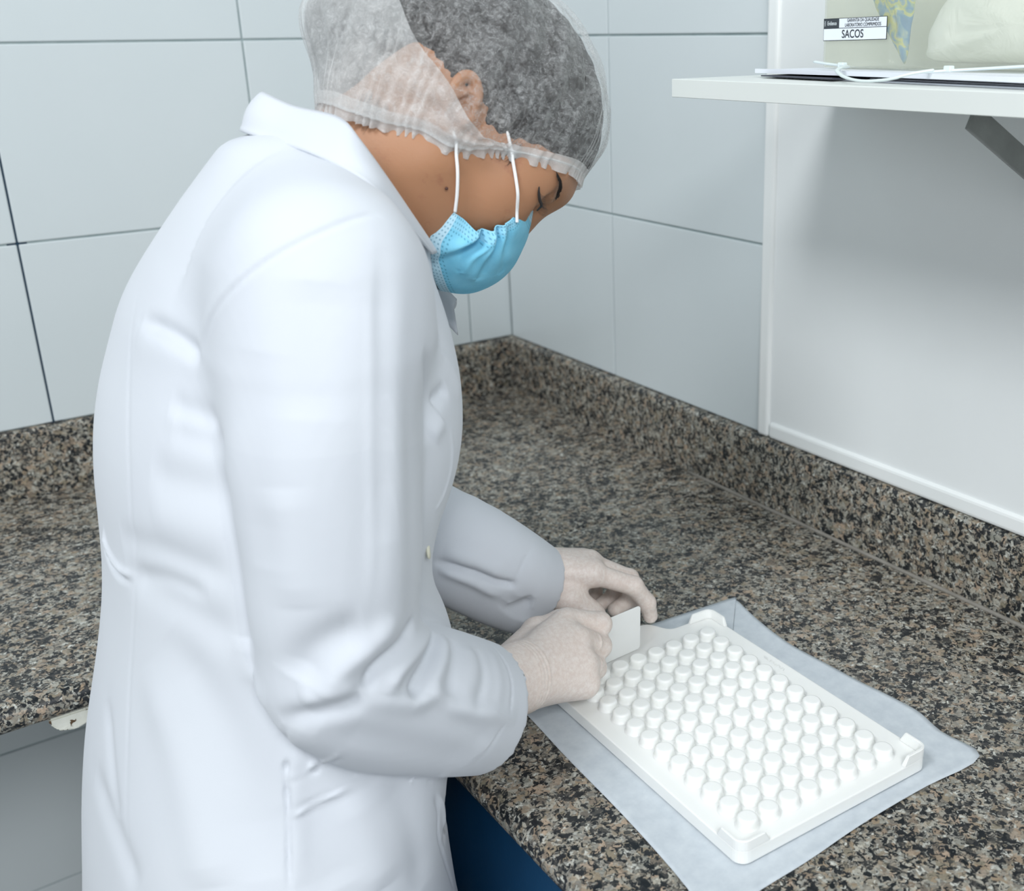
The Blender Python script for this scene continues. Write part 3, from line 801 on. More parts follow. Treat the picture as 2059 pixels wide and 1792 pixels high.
def coat_field(h):
    B = ((-0.98, -1.10, 0.44), (-0.38, -0.54, 1.46))
    f = Field(*B, h)
    f.loft(TORSO, CY, 2.3)
    # shoulders, trapezius and the rounded upper back
    f.cone((-0.664, -0.825, 1.3760), (-0.688, -0.940, 1.345), 0.046, 0.048, 0.05)
    f.cone((-0.661, -0.835, 1.3820), (-0.665, -0.890, 1.3720), 0.043, 0.039, 0.02)
    f.cone((-0.655, -0.790, 1.3740), SL_L[0], 0.046, 0.050, 0.03)
    f.ell((-0.670, CY - 0.015, 1.340), (0.072, 0.105, 0.066), 0.04)
    f.sweep(SL_L, SR_L, 0.012)
    f.sweep([(-0.545, -0.775, 1.020), (-0.505, -0.806, 0.988), (-0.478, -0.814, 0.962)], [0.034, 0.031, 0.024], 0.012)
    g = Field(*B, h)
    g.sweep(SL_R, SR_R, 0.0)
    # loose cloth hanging under the forearm
    g.sweep([(-0.738, -1.002, 1.074), (-0.70, -0.992, 1.040), (-0.648, -0.980, 1.003), (-0.600, -0.962, 0.967)], [0.041, 0.046, 0.0470, 0.0430], 0.02)
    # slack at the front of the upper sleeve
    g.sweep([(-0.684, -0.952, 1.325), (-0.696, -0.966, 1.245), (-0.708, -0.978, 1.16), (-0.712, -0.984, 1.095)], [0.043, 0.052, 0.052, 0.046], 0.012)
    # pressed crease down the upper sleeve
    g.sweep([(-0.6770, -0.990, 1.360), (-0.6850, -1.0170, 1.325), (-0.6930, -1.0340, 1.270), (-0.7000, -1.0410, 1.215), (-0.7060, -1.041, 1.160), (-0.708, -1.036, 1.12)], [0.003, 0.005, 0.0055, 0.0055, 0.005, 0.003], 0.018)
    # sleeve joins the body: broad blend at the shoulder, tight crease at the armpit
    zax = f.lo[2] + f.h * np.arange(f.n[2], dtype=np.float32)
    kk = np.interp(zax, [1.0, 1.20, 1.255, 1.30, 1.36], [0.004, 0.005, 0.016, 0.055, 0.075]).astype(np.float32)[None, None, :]
    hh = np.clip(0.5 + 0.5 * (f.D - g.D) / kk, 0, 1)
    f.D = f.D * (1 - hh) + g.D * hh - kk * hh * (1 - hh)
    # cut the cuffs open: slice with a plane and hollow
    def cut(c, ax, depth, r, th):
        c = np.array(c); ax = np.array(ax) / np.linalg.norm(ax)
        sl_, (X, Y, Z) = f._sub(c - 0.12, c + 0.12, 0)
        t = (X - c[0]) * ax[0] + (Y - c[1]) * ax[1] + (Z - c[2]) * ax[2]
        rad = np.sqrt(np.maximum((X - c[0]) ** 2 + (Y - c[1]) ** 2 + (Z - c[2]) ** 2 - t * t, 0))
        near = rad < r * 2.2
        f.D[sl_] = np.where(near & (t > -0.08), np.maximum(f.D[sl_], t), f.D[sl_])
        hole = np.maximum(f.D[sl_] * 0 + rad - (r - th), -(t + depth))
        f.D[sl_] = np.maximum(f.D[sl_], -np.where(near, hole, 1.0))
    cut((-0.6060, -0.9650, 0.9800), (0.70, 0.25, -0.42), 0.035, 0.050, 0.0065)
    cut((-0.4440, -0.8035, 0.9730), (0.86, -0.02, -0.42), 0.030, 0.038, 0.0055)
    return f
f = coat_field(0.0042)
CV, CQ = largest(*f.surface())
CV = relax(CV, CQ, 2)
CV, CQ = subdivide(CV, CQ)
CV = relax(CV, CQ, 3)
FOLDS = [
    ([(-0.7843, -0.8338, 1.3095), (-0.7786, -0.871, 1.3098), (-0.7732, -0.8996, 1.3049), (-0.7712, -0.9259, 1.2985)], 0.0065, -0.0052),
    ([(-0.7914, -0.8317, 1.2937), (-0.7818, -0.8824, 1.2975), (-0.773, -0.9214, 1.2905)], 0.014, 0.0014),
    ([(-0.7899, -0.9005, 1.2651), (-0.7795, -0.9264, 1.2626), (-0.7731, -0.9526, 1.2599)], 0.009, -0.003),
    ([(-0.7929, -0.9091, 1.2501), (-0.782, -0.9332, 1.248), (-0.7779, -0.9763, 1.2509)], 0.01, -0.002),
    ([(-0.7939, -0.8985, 1.2571), (-0.7814, -0.929, 1.2552), (-0.7737, -0.9565, 1.2528)], 0.008, 0.0012),
    ([(-0.8086, -0.8933, 1.2169), (-0.7929, -0.9323, 1.2162), (-0.7803, -0.9822, 1.217)], 0.014, -0.0028),
    ([(-0.8266, -0.842, 1.1536), (-0.8117, -0.9114, 1.1628), (-0.7812, -0.9628, 1.1534)], 0.012, -0.003),
    ([(-0.8278, -0.8468, 1.1313), (-0.8102, -0.923, 1.127), (-0.784, -0.9645, 1.1069)], 0.016, -0.0035),
    ([(-0.8135, -0.8955, 1.1888), (-0.7978, -0.9343, 1.1869), (-0.7773, -0.9631, 1.1823)], 0.014, 0.0015),
    ([(-0.828, -0.7891, 1.142), (-0.8292, -0.7984, 1.1297), (-0.8294, -0.8279, 1.1252), (-0.8264, -0.8623, 1.1289)], 0.003, 0.0028),
    ([(-0.8279, -0.773, 1.1305), (-0.8296, -0.7866, 1.1201), (-0.8305, -0.8164, 1.1158), (-0.8276, -0.8571, 1.1223)], 0.0028, -0.003),
    ([(-0.827, -0.8582, 1.1275), (-0.8143, -0.9093, 1.1422), (-0.7954, -0.9476, 1.1384)], 0.008, -0.0025),
    ([(-0.7719, -0.7986, 1.3329), (-0.7934, -0.8257, 1.289), (-0.8096, -0.8549, 1.2394), (-0.819, -0.8686, 1.1926), (-0.826, -0.8643, 1.1296), (-0.8386, -0.8546, 1.0497), (-0.8571, -0.8699, 0.9727), (-0.8734, -0.8934, 0.8898)], 0.003, -0.0006),
    ([(-0.8196, -0.905, 1.1003), (-0.8058, -0.9459, 1.0619), (-0.7962, -0.9769, 1.0), (-0.8024, -1.0002, 0.9318)], 0.02, -0.0035),
    ([(-0.8316, -0.8775, 1.0669), (-0.8298, -0.922, 1.0172), (-0.8319, -0.9581, 0.9537), (-0.8334, -0.9726, 0.9247)], 0.02, 0.003),
    ([(-0.8697, -0.7938, 0.9379), (-0.8713, -0.8638, 0.9203), (-0.869, -0.9067, 0.897)], 0.014, -0.0035),
    ([(-0.8513, -0.8056, 1.0075), (-0.8628, -0.8408, 0.9626), (-0.8689, -0.8615, 0.9317)], 0.01, -0.0025),
    ([(-0.7359, -1.0056, 0.9802), (-0.7294, -1.0165, 0.9396), (-0.7251, -1.0247, 0.9018)], 0.016, 0.003),
    ([(-0.6989, -1.0111, 0.9837), (-0.6911, -1.0106, 0.9343), (-0.6905, -1.016, 0.8761)], 0.014, -0.003),
    ([(-0.7622, -0.9989, 0.9887), (-0.76, -1.0106, 0.9516), (-0.757, -1.0216, 0.9175)], 0.018, -0.0025),
    ([(-0.7766, -1.0175, 1.0615), (-0.7716, -0.9892, 1.0129), (-0.7764, -0.9946, 0.9843), (-0.7817, -1.0016, 0.9569), (-0.7879, -1.0104, 0.9267)], 0.0021, -0.0042),
    ([(-0.7736, -1.0243, 1.0624), (-0.7668, -0.9915, 1.0121), (-0.771, -0.9972, 0.9833), (-0.7763, -1.0043, 0.9558), (-0.7825, -1.0131, 0.9256)], 0.008, 0.002),
    ([(-0.7719, -0.9911, 1.0044), (-0.7549, -0.9962, 1.0102), (-0.7479, -1.0359, 1.0405)], 0.0022, 0.0026),
    ([(-0.7715, -0.9923, 1.0002), (-0.7543, -0.9971, 1.0058), (-0.7451, -1.0324, 1.0327)], 0.0022, -0.002),
    ([(-0.776, -0.9975, 0.9756), (-0.7569, -1.0021, 0.9817), (-0.7329, -1.0045, 0.986)], 0.002, 0.0016),
    ([(-0.6703, -1.0235, 0.9813), (-0.6617, -0.993, 0.9271), (-0.6624, -0.9922, 0.8931), (-0.6451, -0.9723, 0.8202)], 0.0022, -0.0022),
    ([(-0.6663, -1.0226, 0.9789), (-0.6543, -0.9848, 0.9183), (-0.6517, -0.9768, 0.8773)], 0.003, 0.0022),
    ([(-0.7683, -1.0323, 1.1022), (-0.7611, -1.0386, 1.1213), (-0.7451, -1.0475, 1.1336), (-0.7257, -1.0507, 1.1362)], 0.014, -0.006),
    ([(-0.7594, -1.0411, 1.0925), (-0.7429, -1.0474, 1.11), (-0.7237, -1.0499, 1.1209), (-0.702, -1.0481, 1.1349)], 0.009, 0.005),
    ([(-0.7317, -1.0501, 1.0887), (-0.7213, -1.049, 1.1029), (-0.6961, -1.04, 1.1107), (-0.6809, -1.0265, 1.1156)], 0.0055, -0.0065),
    ([(-0.7152, -1.0494, 1.0789), (-0.7046, -1.045, 1.0921), (-0.6809, -1.0274, 1.0945), (-0.6557, -0.984, 1.084)], 0.007, 0.0055),
    ([(-0.6977, -1.0457, 1.0667), (-0.6892, -1.0402, 1.0758), (-0.6714, -1.0245, 1.0802), (-0.6542, -0.9938, 1.0824)], 0.0055, -0.006),
    ([(-0.683, -1.0413, 1.0616), (-0.6717, -1.0326, 1.0691), (-0.6567, -1.0167, 1.0743), (-0.6469, -0.9949, 1.0773)], 0.007, 0.004),
    ([(-0.6676, -1.0375, 1.0534), (-0.656, -1.026, 1.0639), (-0.6478, -1.013, 1.07), (-0.641, -0.9964, 1.0728)], 0.006, -0.0024),
    ([(-0.6567, -1.0369, 1.0403), (-0.642, -1.0262, 1.05), (-0.631, -1.0111, 1.0576), (-0.6295, -0.9996, 1.0633)], 0.009, 0.0015),
    ([(-0.6485, -1.0357, 1.0311), (-0.6291, -1.0224, 1.0422), (-0.6229, -1.0094, 1.0515), (-0.6214, -0.9981, 1.0574)], 0.0055, -0.0018),
    ([(-0.6299, -1.0306, 1.0171), (-0.6129, -1.0175, 1.0297), (-0.6071, -1.0033, 1.0404), (-0.6047, -0.9895, 1.0458)], 0.006, 0.0008),
    ([(-0.7795, -1.0144, 1.0681), (-0.7635, -1.0389, 1.0793), (-0.7461, -1.0478, 1.083), (-0.7321, -1.0502, 1.0862)], 0.008, -0.005),
    ([(-0.77, -1.0324, 1.0885), (-0.7539, -1.0442, 1.0919), (-0.7353, -1.0496, 1.093)], 0.009, 0.0035),
    ([(-0.7335, -1.0502, 1.086), (-0.6971, -1.0458, 1.0649), (-0.6779, -1.0399, 1.0589), (-0.6614, -1.0383, 1.0412), (-0.6291, -1.0302, 1.0183), (-0.5989, -1.0181, 0.9945)], 0.0075, 0.005),
    ([(-0.7614, -1.0393, 1.0686), (-0.7245, -1.0464, 1.0454), (-0.678, -1.0383, 1.0097), (-0.6453, -1.027, 0.9817)], 0.014, -0.003),
    ([(-0.6787, -1.0402, 1.0593), (-0.6564, -1.0384, 1.0274), (-0.6305, -1.0285, 0.9895)], 0.007, -0.0025),
    ([(-0.7823, -1.0059, 1.0758), (-0.7795, -0.9712, 1.0846), (-0.7788, -0.9693, 1.1112)], 0.01, 0.003),
    ([(-0.7708, -0.9256, 1.3011), (-0.767, -0.947, 1.3272), (-0.7557, -0.9772, 1.3554), (-0.7337, -0.9946, 1.3745), (-0.7063, -1.001, 1.3863), (-0.6865, -0.9986, 1.3913), (-0.6708, -0.9937, 1.3923), (-0.6618, -0.9928, 1.3887)], 0.0022, -0.0014),
    ([(-0.7722, -0.9209, 1.2955), (-0.7673, -0.9346, 1.3214), (-0.758, -0.9715, 1.3545), (-0.7368, -0.9905, 1.3755), (-0.7082, -0.9983, 1.3887), (-0.6847, -0.9951, 1.3945)], 0.007, 0.0015),
    ([(-0.6723, -0.9965, 1.3902), (-0.6892, -1.0253, 1.3459), (-0.6999, -1.0387, 1.2991), (-0.7076, -1.0461, 1.2566), (-0.7142, -1.0509, 1.2087), (-0.7188, -1.0521, 1.1752), (-0.7241, -1.0513, 1.1477)], 0.0035, 0.0007),
    ([(-0.671, -1.0061, 1.3786), (-0.6841, -1.0297, 1.3332), (-0.6923, -1.0417, 1.2852), (-0.6996, -1.0493, 1.2387), (-0.7054, -1.0528, 1.1892)], 0.011, -0.0028),
    ([(-0.7177, -1.0141, 1.3606), (-0.7299, -1.0254, 1.3209), (-0.7403, -1.0351, 1.2774)], 0.02, -0.002),
    ([(-0.7557, -1.0021, 1.3204), (-0.7679, -1.0073, 1.2759), (-0.7736, -1.0153, 1.2298), (-0.7738, -1.0198, 1.1797)], 0.02, -0.0025),
    ([(-0.7631, -1.0286, 1.2382), (-0.7632, -1.0328, 1.199), (-0.7634, -1.036, 1.1545)], 0.016, 0.0025),
    ([(-0.6104, -0.962, 1.2565), (-0.6314, -0.9772, 1.2517)], 0.006, -0.005),
    ([(-0.6218, -0.9732, 1.2379), (-0.6368, -0.9824, 1.2286)], 0.008, 0.0035),
    ([(-0.6521, -1.0141, 1.3047), (-0.6378, -0.9834, 1.2591), (-0.6422, -0.986, 1.2233)], 0.007, -0.0035),
    ([(-0.6133, -0.9675, 1.2306), (-0.6136, -0.9653, 1.1964), (-0.6252, -0.9698, 1.1747), (-0.6364, -0.9762, 1.1678)], 0.0018, 0.0012),
    ([(-0.6162, -0.9625, 1.2872), (-0.602, -0.9513, 1.2669), (-0.5917, -0.9437, 1.2395)], 0.007, 0.002),
    ([(-0.5977, -0.9807, 1.0417), (-0.5949, -0.9981, 1.0309), (-0.604, -1.0179, 1.0129), (-0.6232, -1.0277, 0.9948), (-0.6434, -1.0225, 0.9737)], 0.0014, -0.0011),
    ([(-0.4645, -0.8285, 1.0393), (-0.4887, -0.8463, 1.0297), (-0.5031, -0.8484, 1.009)], 0.0014, -0.0012),
    ([(-0.5618, -0.8073, 1.0387), (-0.5371, -0.8328, 1.0292), (-0.5141, -0.8458, 1.0156), (-0.4983, -0.8495, 1.01)], 0.0038, -0.006),
    ([(-0.5544, -0.8123, 1.0471), (-0.5329, -0.8339, 1.0386), (-0.5096, -0.847, 1.022)], 0.008, 0.0025),
    ([(-0.56, -0.8104, 1.0301), (-0.5381, -0.8313, 1.0185), (-0.5118, -0.8437, 0.9993)], 0.005, 0.003)]
CN = normals(CV, CQ)
for pth_, w_, a_ in FOLDS: CV = fold(CV, CN, pth_, w_, a_)

def mat_cloth():
    t = NT('white_cotton'); v = t.coord()
    sp = t.n('ShaderNodeSeparateXYZ'); t.l(v, sp.inputs[0])
    base = t.ramp(t.noise(v, 5, 3), [(0.3, srgb(205, 209, 216)), (0.7, srgb(211, 215, 221))])
    at = t.n('ShaderNodeAttribute'); at.attribute_name = 'bare_arm'
    base = t.mix(t.math('MULTIPLY', at.outputs['Fac'], 0.5), base, srgb(203, 207, 214))   # no shirt sleeve under the cloth here
    t.set(col=base, rough=0.85, spec=0.2, sheen=0.15)
    w1 = t.noise(t.coord((900, 900, 900)), 1.0, 2); t.bump(w1, 0.10, 0.0006); return t.m
def front_path(y0, zs):
    out_ = []
    for z_ in zs:
        m_ = (np.abs(CV[:, 1] - y0) < 0.004) & (np.abs(CV[:, 2] - z_) < 0.006) & (CV[:, 0] < -0.552)
        if m_.any(): out_.append(CV[m_][CV[m_][:, 0].argmax()])
    return np.array(out_)
pl_ = front_path(-0.868, np.linspace(0.47, 1.30, 20))
CV = fold(CV, CN, pl_, 0.0022, -0.0022, False)
M['cloth'] = mat_cloth()
coat = part('lab_coat', np_mesh('lab_coat', CV, CQ), M['cloth'], label='white cotton lab coat with long sleeves')
dd_, pp_ = seg_dist(CV, np.array(SL_R))
rr0 = np.interp(pp_, np.linspace(0, 1, len(SR_R)), SR_R)
lim = 1.2555 - 0.35 * np.clip(CV[:, 0] + 0.708, 0, 1)
att = ((CV[:, 1] < -0.93) & (dd_ < rr0 + 0.012) & (CV[:, 2] < lim) & (pp_ > 0.25)).astype(np.float32)
coat.data.attributes.new('bare_arm', 'FLOAT', 'POINT').data.foreach_set('value', att)
# ------------------------------------------------------------------ head
def headframe(az, pt, ro):
    a, p, r = map(math.radians, (az, pt, ro))
    F = np.array([math.cos(p) * math.cos(a), math.cos(p) * math.sin(a), -math.sin(p)]); L = np.array([-math.sin(a), math.cos(a), 0]); U = np.cross(F, L)
    return F, L * math.cos(r) + U * math.sin(r), U * math.cos(r) - L * math.sin(r)
HF, HL, HU = headframe(-30, 54, -22)
HC = np.array((-0.5205, -0.8272, 1.4258))
HR = np.stack([HF, HL, HU], 1)                       # local -> world
def hw(p): return HC + np.asarray(p, float) @ HR.T
def hl(w): return (np.asarray(w, float) - HC) @ HR
NB = hl((-0.660, -0.815, 1.335)); NB2 = hl((-0.70, -0.81, 1.24))
f = Field((-0.22, -0.15, -0.27), (0.135, 0.13, 0.14), 0.0024)
f.ell((-0.004, 0, 0.044), (0.097, 0.073, 0.081))
f.ell((0.036, 0, -0.002), (0.058, 0.060, 0.082), 0.03)
for s in (-1, 1):
    f.cone((0.004, 0.049 * s, -0.046), (0.060, 0.012 * s, -0.077), 0.021, 0.018, 0.03)
    f.ell((0.054, 0.036 * s, -0.018), (0.030, 0.025, 0.030), 0.02)
    f.cone((0.070, 0.042 * s, 0.031), (0.088, 0.010 * s, 0.036), 0.012, 0.012, 0.018)
    f.ell((0.058, 0.050 * s, 0.006), (0.022, 0.012, 0.018), 0.02)
f.cone((0.086, 0, 0.022), (0.0945, 0, -0.018), 0.008, 0.0105, 0.014)
f.ell((0.070, 0, -0.048), (0.025, 0.030, 0.030), 0.02)
f.ell((0.066, 0, -0.076), (0.019, 0.022, 0.018), 0.02)
f.cone((-0.028, 0, -0.030), NB, 0.056, 0.058, 0.045)
f.cone(NB, NB2, 0.058, 0.09, 0.05)
for s in (-1, 1):
    f.ell((0.0865, 0.0365 * s, 0.0065), (0.014, 0.0165, 0.0115), 0.010, 's')
    f.ell((0.0705, 0.0335 * s, 0.0060), (0.0145, 0.0150, 0.0135), 0.004)
    f.ell((0.0800, 0.0335 * s, 0.0165), (0.010, 0.0155, 0.0055), 0.006)
    # ear: bowl, helix, antihelix, tragus and lobe
    b = np.array((-0.010, 0.0685 * s, -0.010)); k_ = 0.76
    er = lambda x, y, z: (b[0] + k_ * (0.94 * x - 0.34 * z), b[1] + s * y * 0.85, b[2] + k_ * (0.34 * x * 0 + 0.94 * z))
    f.ell(er(0, 0.002, 0.002), (0.013, 0.006, 0.020), 0.006)
    hx = [(0.008, 0.004, 0.006), (0.010, 0.008, 0.018), (0.003, 0.012, 0.029), (-0.010, 0.014, 0.031), (-0.0195, 0.014, 0.022), (-0.0215, 0.013, 0.006), (-0.017, 0.010, -0.010), (-0.009, 0.006, -0.022), (-0.001, 0.003, -0.029)]
    P_ = catmull([er(*q) for q in hx], 3)
    f.chain(P_, np.interp(np.linspace(0, 1, len(P_)), [0, 0.15, 0.5, 0.8, 1], [0.0022, 0.0032, 0.0036, 0.0040, 0.0052]), 0.003)
    ah = catmull([er(*q) for q in [(-0.004, 0.009, 0.021), (-0.012, 0.012, 0.010), (-0.0115, 0.011, -0.004), (-0.004, 0.008, -0.014)]], 3)
    f.chain(ah, np.full(len(ah), 0.0027), 0.003)
    f.ell(er(0.000, 0.0135, 0.000), (0.0092, 0.0095, 0.0120), 0.003, 's')
    f.ell(er(0.0100, 0.004, -0.004), (0.0034, 0.0042, 0.005), 0.003)
HV, HQ = largest(*f.surface()); HV = relax(HV, HQ, 2)
HV, HQ = subdivide(HV, HQ); HV = relax(HV, HQ, 2)
HN = normals(HV, HQ)
HV = fold(HV, HN, [(0.070, -0.0475, 0.004), (0.079, -0.0425, 0.0005), (0.0845, -0.034, -0.0005), (0.084, -0.024, 0.0015)], 0.0014, -0.0020)
HV = fold(HV, HN, [(0.069, -0.049, 0.012), (0.0795, -0.043, 0.0145), (0.0855, -0.032, 0.0145)], 0.0014, -0.0016)
headV = hw(HV)
# trunk, arms and legs under the clothes
g = Field((-0.95, -1.06, 0.03), (-0.42, -0.56, 1.40), 0.009)
g.loft([(0.72, -0.865, -0.645, 0.175)] + [r for r in TORSO if 0.8 < r[0] < 1.37], CY, 2.2, 0, 0.026)
for S_, R_, wr in (([SL_R[0], SL_R[2], SL_R[4]], (0.040, 0.034, 0.028, 0.020), (-0.606, -0.957, 0.996)), (SL_L[:3], (0.040, 0.034, 0.028, 0.020), (-0.510, -0.777, 1.011))):
    g.chain(S_ + [wr], R_, 0.03)
for s in (-1, 1):
    g.chain([(-0.76, CY + 0.085 * s, 0.76), (-0.735, CY + 0.085 * s, 0.46), (-0.755, CY + 0.085 * s, 0.08)], [0.085, 0.056, 0.038], 0.03)
    g.cone((-0.76, CY + 0.085 * s, 0.06), (-0.60, CY + 0.095 * s, 0.045), 0.032, 0.026, 0.02)
g.cone((-0.66, CY, 1.33), (-0.70, CY, 1.20), 0.07, 0.10, 0.04)
TV, TQ = largest(*g.surface()); TV = relax(TV, TQ, 2)
def stitched(A, QA, B, QB, c, ax):
    """keep A above and B below the plane through c, bridge the two rims"""
    c = np.array(c); ax = np.array(ax) / np.linalg.norm(ax)
    bm = bmesh.new()
    for V, Q, sg in ((A, QA, 1), (B, QB, -1)):
        sd = ((V - c) @ ax) * sg - 0.006
        keep = (sd[Q] > 0).all(1); used = np.unique(Q[keep])
        vs = {int(i): bm.verts.new(V[i]) for i in used}
        for q in Q[keep]: bm.faces.new([vs[int(i)] for i in q])
    edges = [e_ for e_ in bm.edges if e_.is_boundary]
    near_ = [e_ for e_ in edges if abs((np.array(e_.verts[0].co) - c) @ ax) < 0.03]
    try: bmesh.ops.bridge_loops(bm, edges=near_)
    except Exception as ex: print('bridge', ex)
    bmesh.ops.triangulate(bm, faces=[f_ for f_ in bm.faces if len(f_.verts) > 4])
    me = bpy.data.meshes.new('body'); bm.to_mesh(me); bm.free(); me.shade_smooth(); return me
body_me = stitched(headV, HQ, TV, TQ, (-0.662, -0.812, 1.325), (0.35, 0, 0.94))
def mat_skin():
    t = NT('skin'); v = t.coord()
    n = t.noise(v, 40, 5, 0.65); n2 = t.noise(v, 12, 3)
    c = t.mix(n2, srgb(165, 120, 87), srgb(174, 128, 99))
    c = t.mix(t.ramp(n, [(0.60, (0, 0, 0)), (0.78, (1, 1, 1))]), c, srgb(152, 102, 80))
    t.set(col=c, rough=0.5, spec=0.35, sss=0.12)
    t.b.inputs['Subsurface Radius'].default_value = (0.008, 0.003, 0.0015); t.b.inputs['Subsurface Scale'].default_value = 0.6
    t.bump(t.noise(v, 420, 3, 0.6), 0.18, 0.0008); return t.m
M['skin'] = mat_skin()
part('body', body_me, M['skin'])
# ------------------------------------------------------------------ gloved hands
def mat_glove():
    t = NT('latex_glove'); v = t.coord()
    n = t.noise(v, 260, 5, 0.7); n2 = t.noise(v, 30, 3)
    c = t.mix(t.ramp(n, [(0.40, (0, 0, 0)), (0.66, (1, 1, 1))]), srgb(220, 206, 198), srgb(236, 228, 222))
    c = t.mix(t.math('MULTIPLY', n2, 0.5), c, srgb(228, 208, 196))
    t.set(col=c, rough=0.45, spec=0.4, sss=0.12)
    t.b.inputs['Subsurface Radius'].default_value = (0.004, 0.003, 0.002)
    t.bump(t.noise(v, 300, 3, 0.6), 0.15, 0.0008); return t.m
M['glove'] = mat_glove()
def lerp(a, b, t): return tuple(np.array(a) * (1 - t) + np.array(b) * t)
def hand(lo, hi, build, lines=(), rings=None):
    f = Field(lo, hi, 0.0013); build(f)
    V, Q = largest(*f.surface()); V = relax(V, Q, 2); N = normals(V, Q)
    for pth, w, a in lines: V = fold(V, N, pth, w, a)
    return V, Q
def right(f):
    W = (-0.556, -0.9385, 0.974); I = (-0.4767, -0.9009, 0.9865); Mi = (-0.4800, -0.9250, 0.9790); R = (-0.4839, -0.9405, 0.9640); K = (-0.4890, -0.9450, 0.9470)
    f.cone((-0.622, -0.962, 1.003), W, 0.0275, 0.0265, 0.01)
    f.cone(W, lerp(W, I, 0.9), 0.0225, 0.0145, 0.014); f.cone(W, lerp(W, Mi, 0.9), 0.0225, 0.0145, 0.014)
    f.cone(W, lerp(W, R, 0.9), 0.022, 0.0145, 0.014); f.cone(W, K, 0.021, 0.0150, 0.014)
    f.ell((-0.502, -0.915, 0.962), (0.036, 0.026, 0.026), 0.015)
    f.cone((-0.545, -0.925, 0.955), (-0.500, -0.925, 0.945), 0.021, 0.018, 0.015)
    fingers = [(I, (-0.4435, -0.9055, 0.9735), (-0.4440, -0.8840, 0.9640), (-0.4560, -0.8730, 0.9570), 0.0113),
               (Mi, (-0.4520, -0.9165, 0.9580), (-0.4480, -0.8950, 0.9480), (-0.4600, -0.8820, 0.9430), 0.0113),
               (R, (-0.4640, -0.9260, 0.9440), (-0.4590, -0.9060, 0.9370), (-0.4700, -0.8930, 0.9360), 0.0105),
               (K, (-0.4760, -0.9300, 0.9350), (-0.4700, -0.9130, 0.9330), (-0.4790, -0.9010, 0.9340), 0.0090)]
    for a, b, c, d, r in fingers:
        f.chain([a, b, c, d], [r * 1.12, r, r * 0.92, r * 0.80], 0.0045)
    # thumb behind the card
    f.chain([(-0.545, -0.915, 0.975), (-0.500, -0.884, 0.975), (-0.468, -0.8745, 0.970), (-0.440, -0.8785, 0.962)], [0.018, 0.0135, 0.0115, 0.0095], 0.006)
RV, RQ = hand((-0.66, -1.00, 0.90), (-0.415, -0.845, 1.04), right,
    [([(-0.4535, -0.9120, 0.9870), (-0.4570, -0.9270, 0.9740), (-0.4660, -0.9400, 0.9560), (-0.4700, -0.945, 0.945)], 0.0016, 0.0012)])
# rolled ridges of the glove cuff
ax = np.array((0.82, 0.30, -0.34)); ax /= np.linalg.norm(ax)
tt = (RV - np.array((-0.556, -0.9385, 0.974))) @ ax
NN = normals(RV, RQ)
for c_ in (-0.0035, 0.000, 0.0038, 0.0080):
    RV = RV + NN * (0.0009 * np.exp(-((tt - c_) / 0.0011) ** 2))[:, None]
part('glove', np_mesh('glove', RV, RQ), M['glove'], label='off-white latex glove on the right hand gripping a card')
def left(f):
    W = (-0.475, -0.787, 0.992); I = (-0.4024, -0.8334, 0.9850); Mi = (-0.3930, -0.8150, 0.9860); R = (-0.3900, -0.7960, 0.9800); K = (-0.3960, -0.7800, 0.9720)
    f.cone((-0.525, -0.773, 1.017), W, 0.0265, 0.0240, 0.01)
    for m_, r in ((I, 0.0150), (Mi, 0.0145), (R, 0.014), (K, 0.013)): f.cone(W, m_, 0.0205, r, 0.012)
    for a, b, c, d, r in [(I, (-0.3640, -0.8520, 0.9660), (-0.3490, -0.8545, 0.9425), (-0.3435, -0.8530, 0.9245), 0.0098),
                          (Mi, (-0.3530, -0.8300, 0.9620), (-0.3500, -0.8280, 0.9360), (-0.3720, -0.8290, 0.9310), 0.0096),
                          (R, (-0.3520, -0.8080, 0.9560), (-0.3560, -0.8060, 0.9330), (-0.3780, -0.8090, 0.9290), 0.0092),
                          (K, (-0.3640, -0.7880, 0.9520), (-0.3700, -0.7890, 0.9330), (-0.3880, -0.7930, 0.9280), 0.0083)]:
        f.chain([a, b, c, d], [r * 1.15, r, r * 0.92, r * 0.80], 0.004)
    f.chain([(-0.452, -0.803, 0.976), (-0.4290, -0.8330, 0.9640), (-0.4140, -0.8470, 0.9480), (-0.4020, -0.8530, 0.9290)], [0.019, 0.0145, 0.0118, 0.0098], 0.010)
LV, LQ = hand((-0.56, -0.90, 0.90), (-0.325, -0.735, 1.055), left)
part('glove', np_mesh('glove', LV, LQ), M['glove'], label='off-white latex glove on the left hand steadying the tray')
# ------------------------------------------------------------------ scraper card held by the right hand
def card():
    w, h, t = 0.086, 0.049, 0.0009
    me = solid_poly('scraper_card', rrect(w / 2, h / 2, 0.0035), -t / 2, t / 2, 0.0002, 1)
    R = Matrix.Rotation(math.radians(90 + 2), 4, 'X')
    me.transform(Matrix.Translation((-0.3845 - w / 2, -0.8925, 0.9182 + h / 2)) @ Matrix.Rotation(math.radians(3), 4, 'Z') @ R)
    return link('scraper_card', me, M['plastic'], label='white plastic card held upright on the tray by the gloved hand', category='card')
card()
